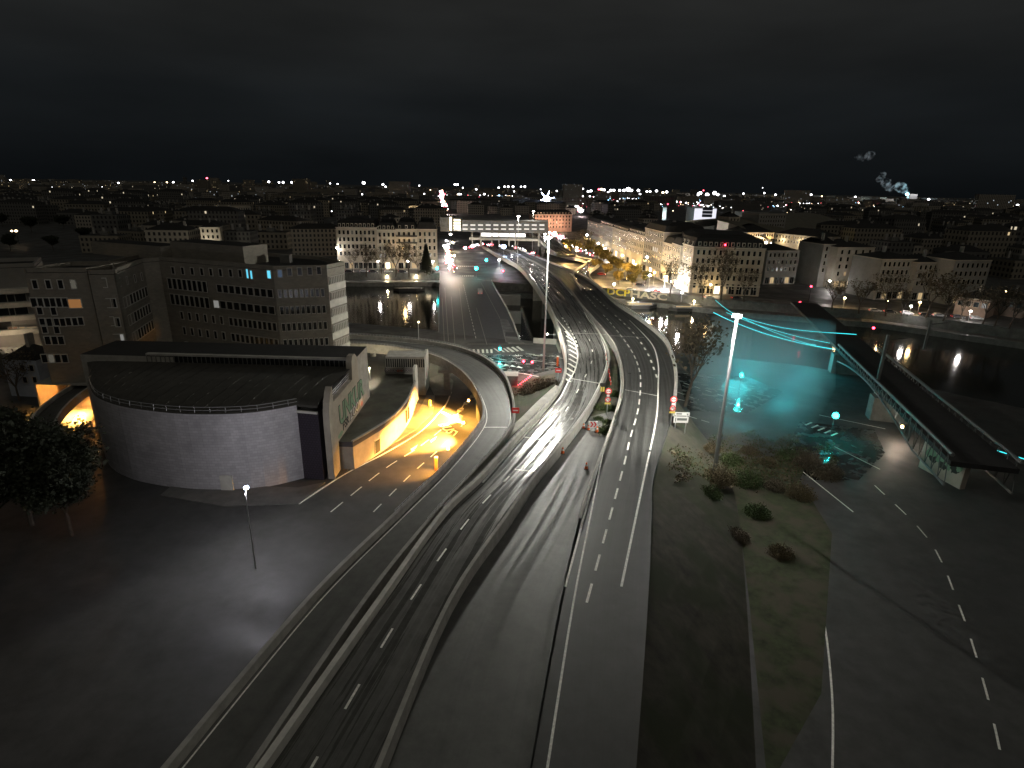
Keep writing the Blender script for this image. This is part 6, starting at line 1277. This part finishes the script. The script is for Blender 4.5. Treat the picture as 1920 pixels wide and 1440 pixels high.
# ================================================================== more of the lit quarter around the station
avenue([(1104, 478), (1080, 458), (1054, 446), (1036, 438)], 130, 9, 'dense warm and white lights right of the station deck', 14)
avenue([(1010, 478), (960, 462), (900, 458), (868, 466)], 60, 12, 'scattered small lights below the station deck', 10)
r_, A, B = simple('apartment_row', 'pinkish lit four-storey row with dormers behind the right end of the station deck', 'apartment block', 1003, 1073, 402, 18, 14, mat('pink_facade', (.42, .28, .22), .85, .3), 4, 11, roof='mansard', lit={1: {4: WLIT}}); dormers(r_, A, B, 19.2, 11)
for t in (.1, .4, .75): p = A.lerp(B, t); light((p.x, p.y - 9, 9), 7000, (1, .6, .4), r_, 1)
r_, A, B = simple('apartment_row', 'long low dim row behind the station, left of the blue-white star', 'apartment block', 846, 918, 376, 16, 14, STONE3, 3, 16)
r_, A, B = simple('apartment_row', 'cream lit row at the foot of the left avenue, above the dark mansards', 'apartment block', 766, 822, 386, 16, 14, STONE2, 3, 12)
for t in (.3, .8): p = A.lerp(B, t); light((p.x, p.y - 12, 9), 9000, (1, .75, .45), r_, 1)
r_, A, B = simple('apartment_row', 'pale stepped apartment row left of the windows with cyan glow, far behind', 'apartment block', 405, 470, 388, 18, 16, STONE2, 4, 14, roof='flat')
r_, A, B = simple('apartment_row', 'cream four-storey block behind the long brown office roof', 'apartment block', 493, 560, 380, 18, 14, STONE2, 4, 12)
p = A.lerp(B, .3); light((p.x, p.y - 14, 9), 9000, (1, .85, .6), r_, 1)
r_, A, B = simple('townhouse', 'small pale gabled house with lit facade behind the office roofs', 'town house', 374, 411, 426, 18, 12, STONE2, 3, 4)
p = A.lerp(B, .5); light((p.x, p.y - 9, 9), 3000, (1, .9, .7), r_, 1)
# utility pieces that give the junction its clutter
for px, py, lb in ((1180, 700, 'left lane of the dark carriageway'), (1098, 662, 'bright carriageway beside the dashed line'), (1216, 845, 'right lane of the dark carriageway')):
    b = V(px, py); mb = MB(); mb.tube(b + Vector((0, 0, .004)), b + Vector((0, 0, .02)), .42, .42, DARK, 14); mb.build('manhole_cover', label='round dark manhole cover in the ' + lb, cat='manhole cover')
mb = MB(); rg = random.Random(31)
for k in range(16):
    i = rg.randrange(14, len(cL) - 30); t = rg.uniform(.15, .7); a, b = cL[i].lerp(cR[i], t), cL[i + 1].lerp(cR[i + 1], t + rg.uniform(-.05, .05)); quadline(mb, [a, b], rg.uniform(.06, .5), mat('bitumen_seal', (.02, .02, .02), .35), .008)
for k in range(16):
    i = rg.randrange(14, len(kL) - 34); t = rg.uniform(.1, .75); a, b = kL[i].lerp(kR[i], t), kL[i + 1].lerp(kR[i + 1], t + rg.uniform(-.05, .05)); quadline(mb, [a, b], rg.uniform(.06, .4), mat('bitumen_seal', (.02, .02, .02), .35), .008)
mb.build('bitumen_patches', kind='structure', pivot=(0, 0, 7))

# forecourt and verge continued towards the viewer: kerbs and bay lines only
kerb('pavement', [P(*p) for p in ((330, 905), (460, 912), (560, 915), (610, 905), (560, 945), (420, 950), (300, 930))])
mb = MB()
quadline(mb, cr_spline([P(*p, .012) for p in ((1440, 930), (1500, 1010), (1540, 1140), (1560, 1300), (1560, 1480))], 5), .2, PAINT)
quadline(mb, cr_spline([P(*p, .012) for p in ((1640, 910), (1740, 1010), (1800, 1140), (1850, 1300), (1890, 1480))], 5), .2, PAINT, 0, (3, 3))
quadline(mb, cr_spline([P(*p, 7.012) for p in ((1020, 1480), (1075, 1130), (1108, 962), (1130, 850))], 5), .2, PAINT)
mb.build('road_markings', kind='structure', pivot=(0, 0, 0))

# rain-wet strip of the quay road mirroring the green signal
WET = mat('wet_asphalt', (.035, .036, .035), .16, .5, .3, .25, wet=(.08, .34, .5))
mb = MB(); mb.face([P(*p, .006) for p in ((1500, 790), (1640, 806), (1660, 850), (1610, 900), (1500, 900), (1470, 850))], WET); mb.build('road', kind='structure')
mb = MB(); mb.face([P(*p, .006) for p in ((1270, 700), (1400, 706), (1470, 735), (1400, 775), (1290, 770))], WET); mb.build('road', kind='structure')
mb = MB(); mb.face([P(*p, .006) for p in ((880, 668), (1045, 662), (1050, 690), (1000, 702), (945, 698))], WET); mb.build('road', kind='structure')

for (px, py), off, lb in (((1208, 597), (2.4, -.6), 'small glaring lamp outside the right kerb wall of the dark carriageway'), ((1044, 628), (-2.6, -.5), 'small added lamp lighting the left kerb wall of the bright carriageway')):
    b = P(px, py, 7.4); o = empty('parapet_lamp', b, lb, 'lamp'); q = b + Vector((off[0], off[1], .3)); mb = MB(); mb.tube(b, q, .05, .05, STEEL, 5); mb.build('bracket', o); mb = MB(); mb.sphere(q, .2, E_W, 8, 5); mb.build('lamp_head', o); light(q + Vector((0, 0, .35)), 2600, (1, .95, .8), o, .2)  # the left lamp is added to whiten its kerb wall
for k in (1, 2, 3, 5):
    r_, A, B, h = rowb[k]; d = (B - A); nn = Vector((d.y, -d.x, 0)).normalized()
    for t in ((.2, .75) if k != 5 else (.5,)): p = A + d * t + nn * 4.5; light((p.x, p.y, 4.5), 3200, (1, .66, .25), r_, .4)
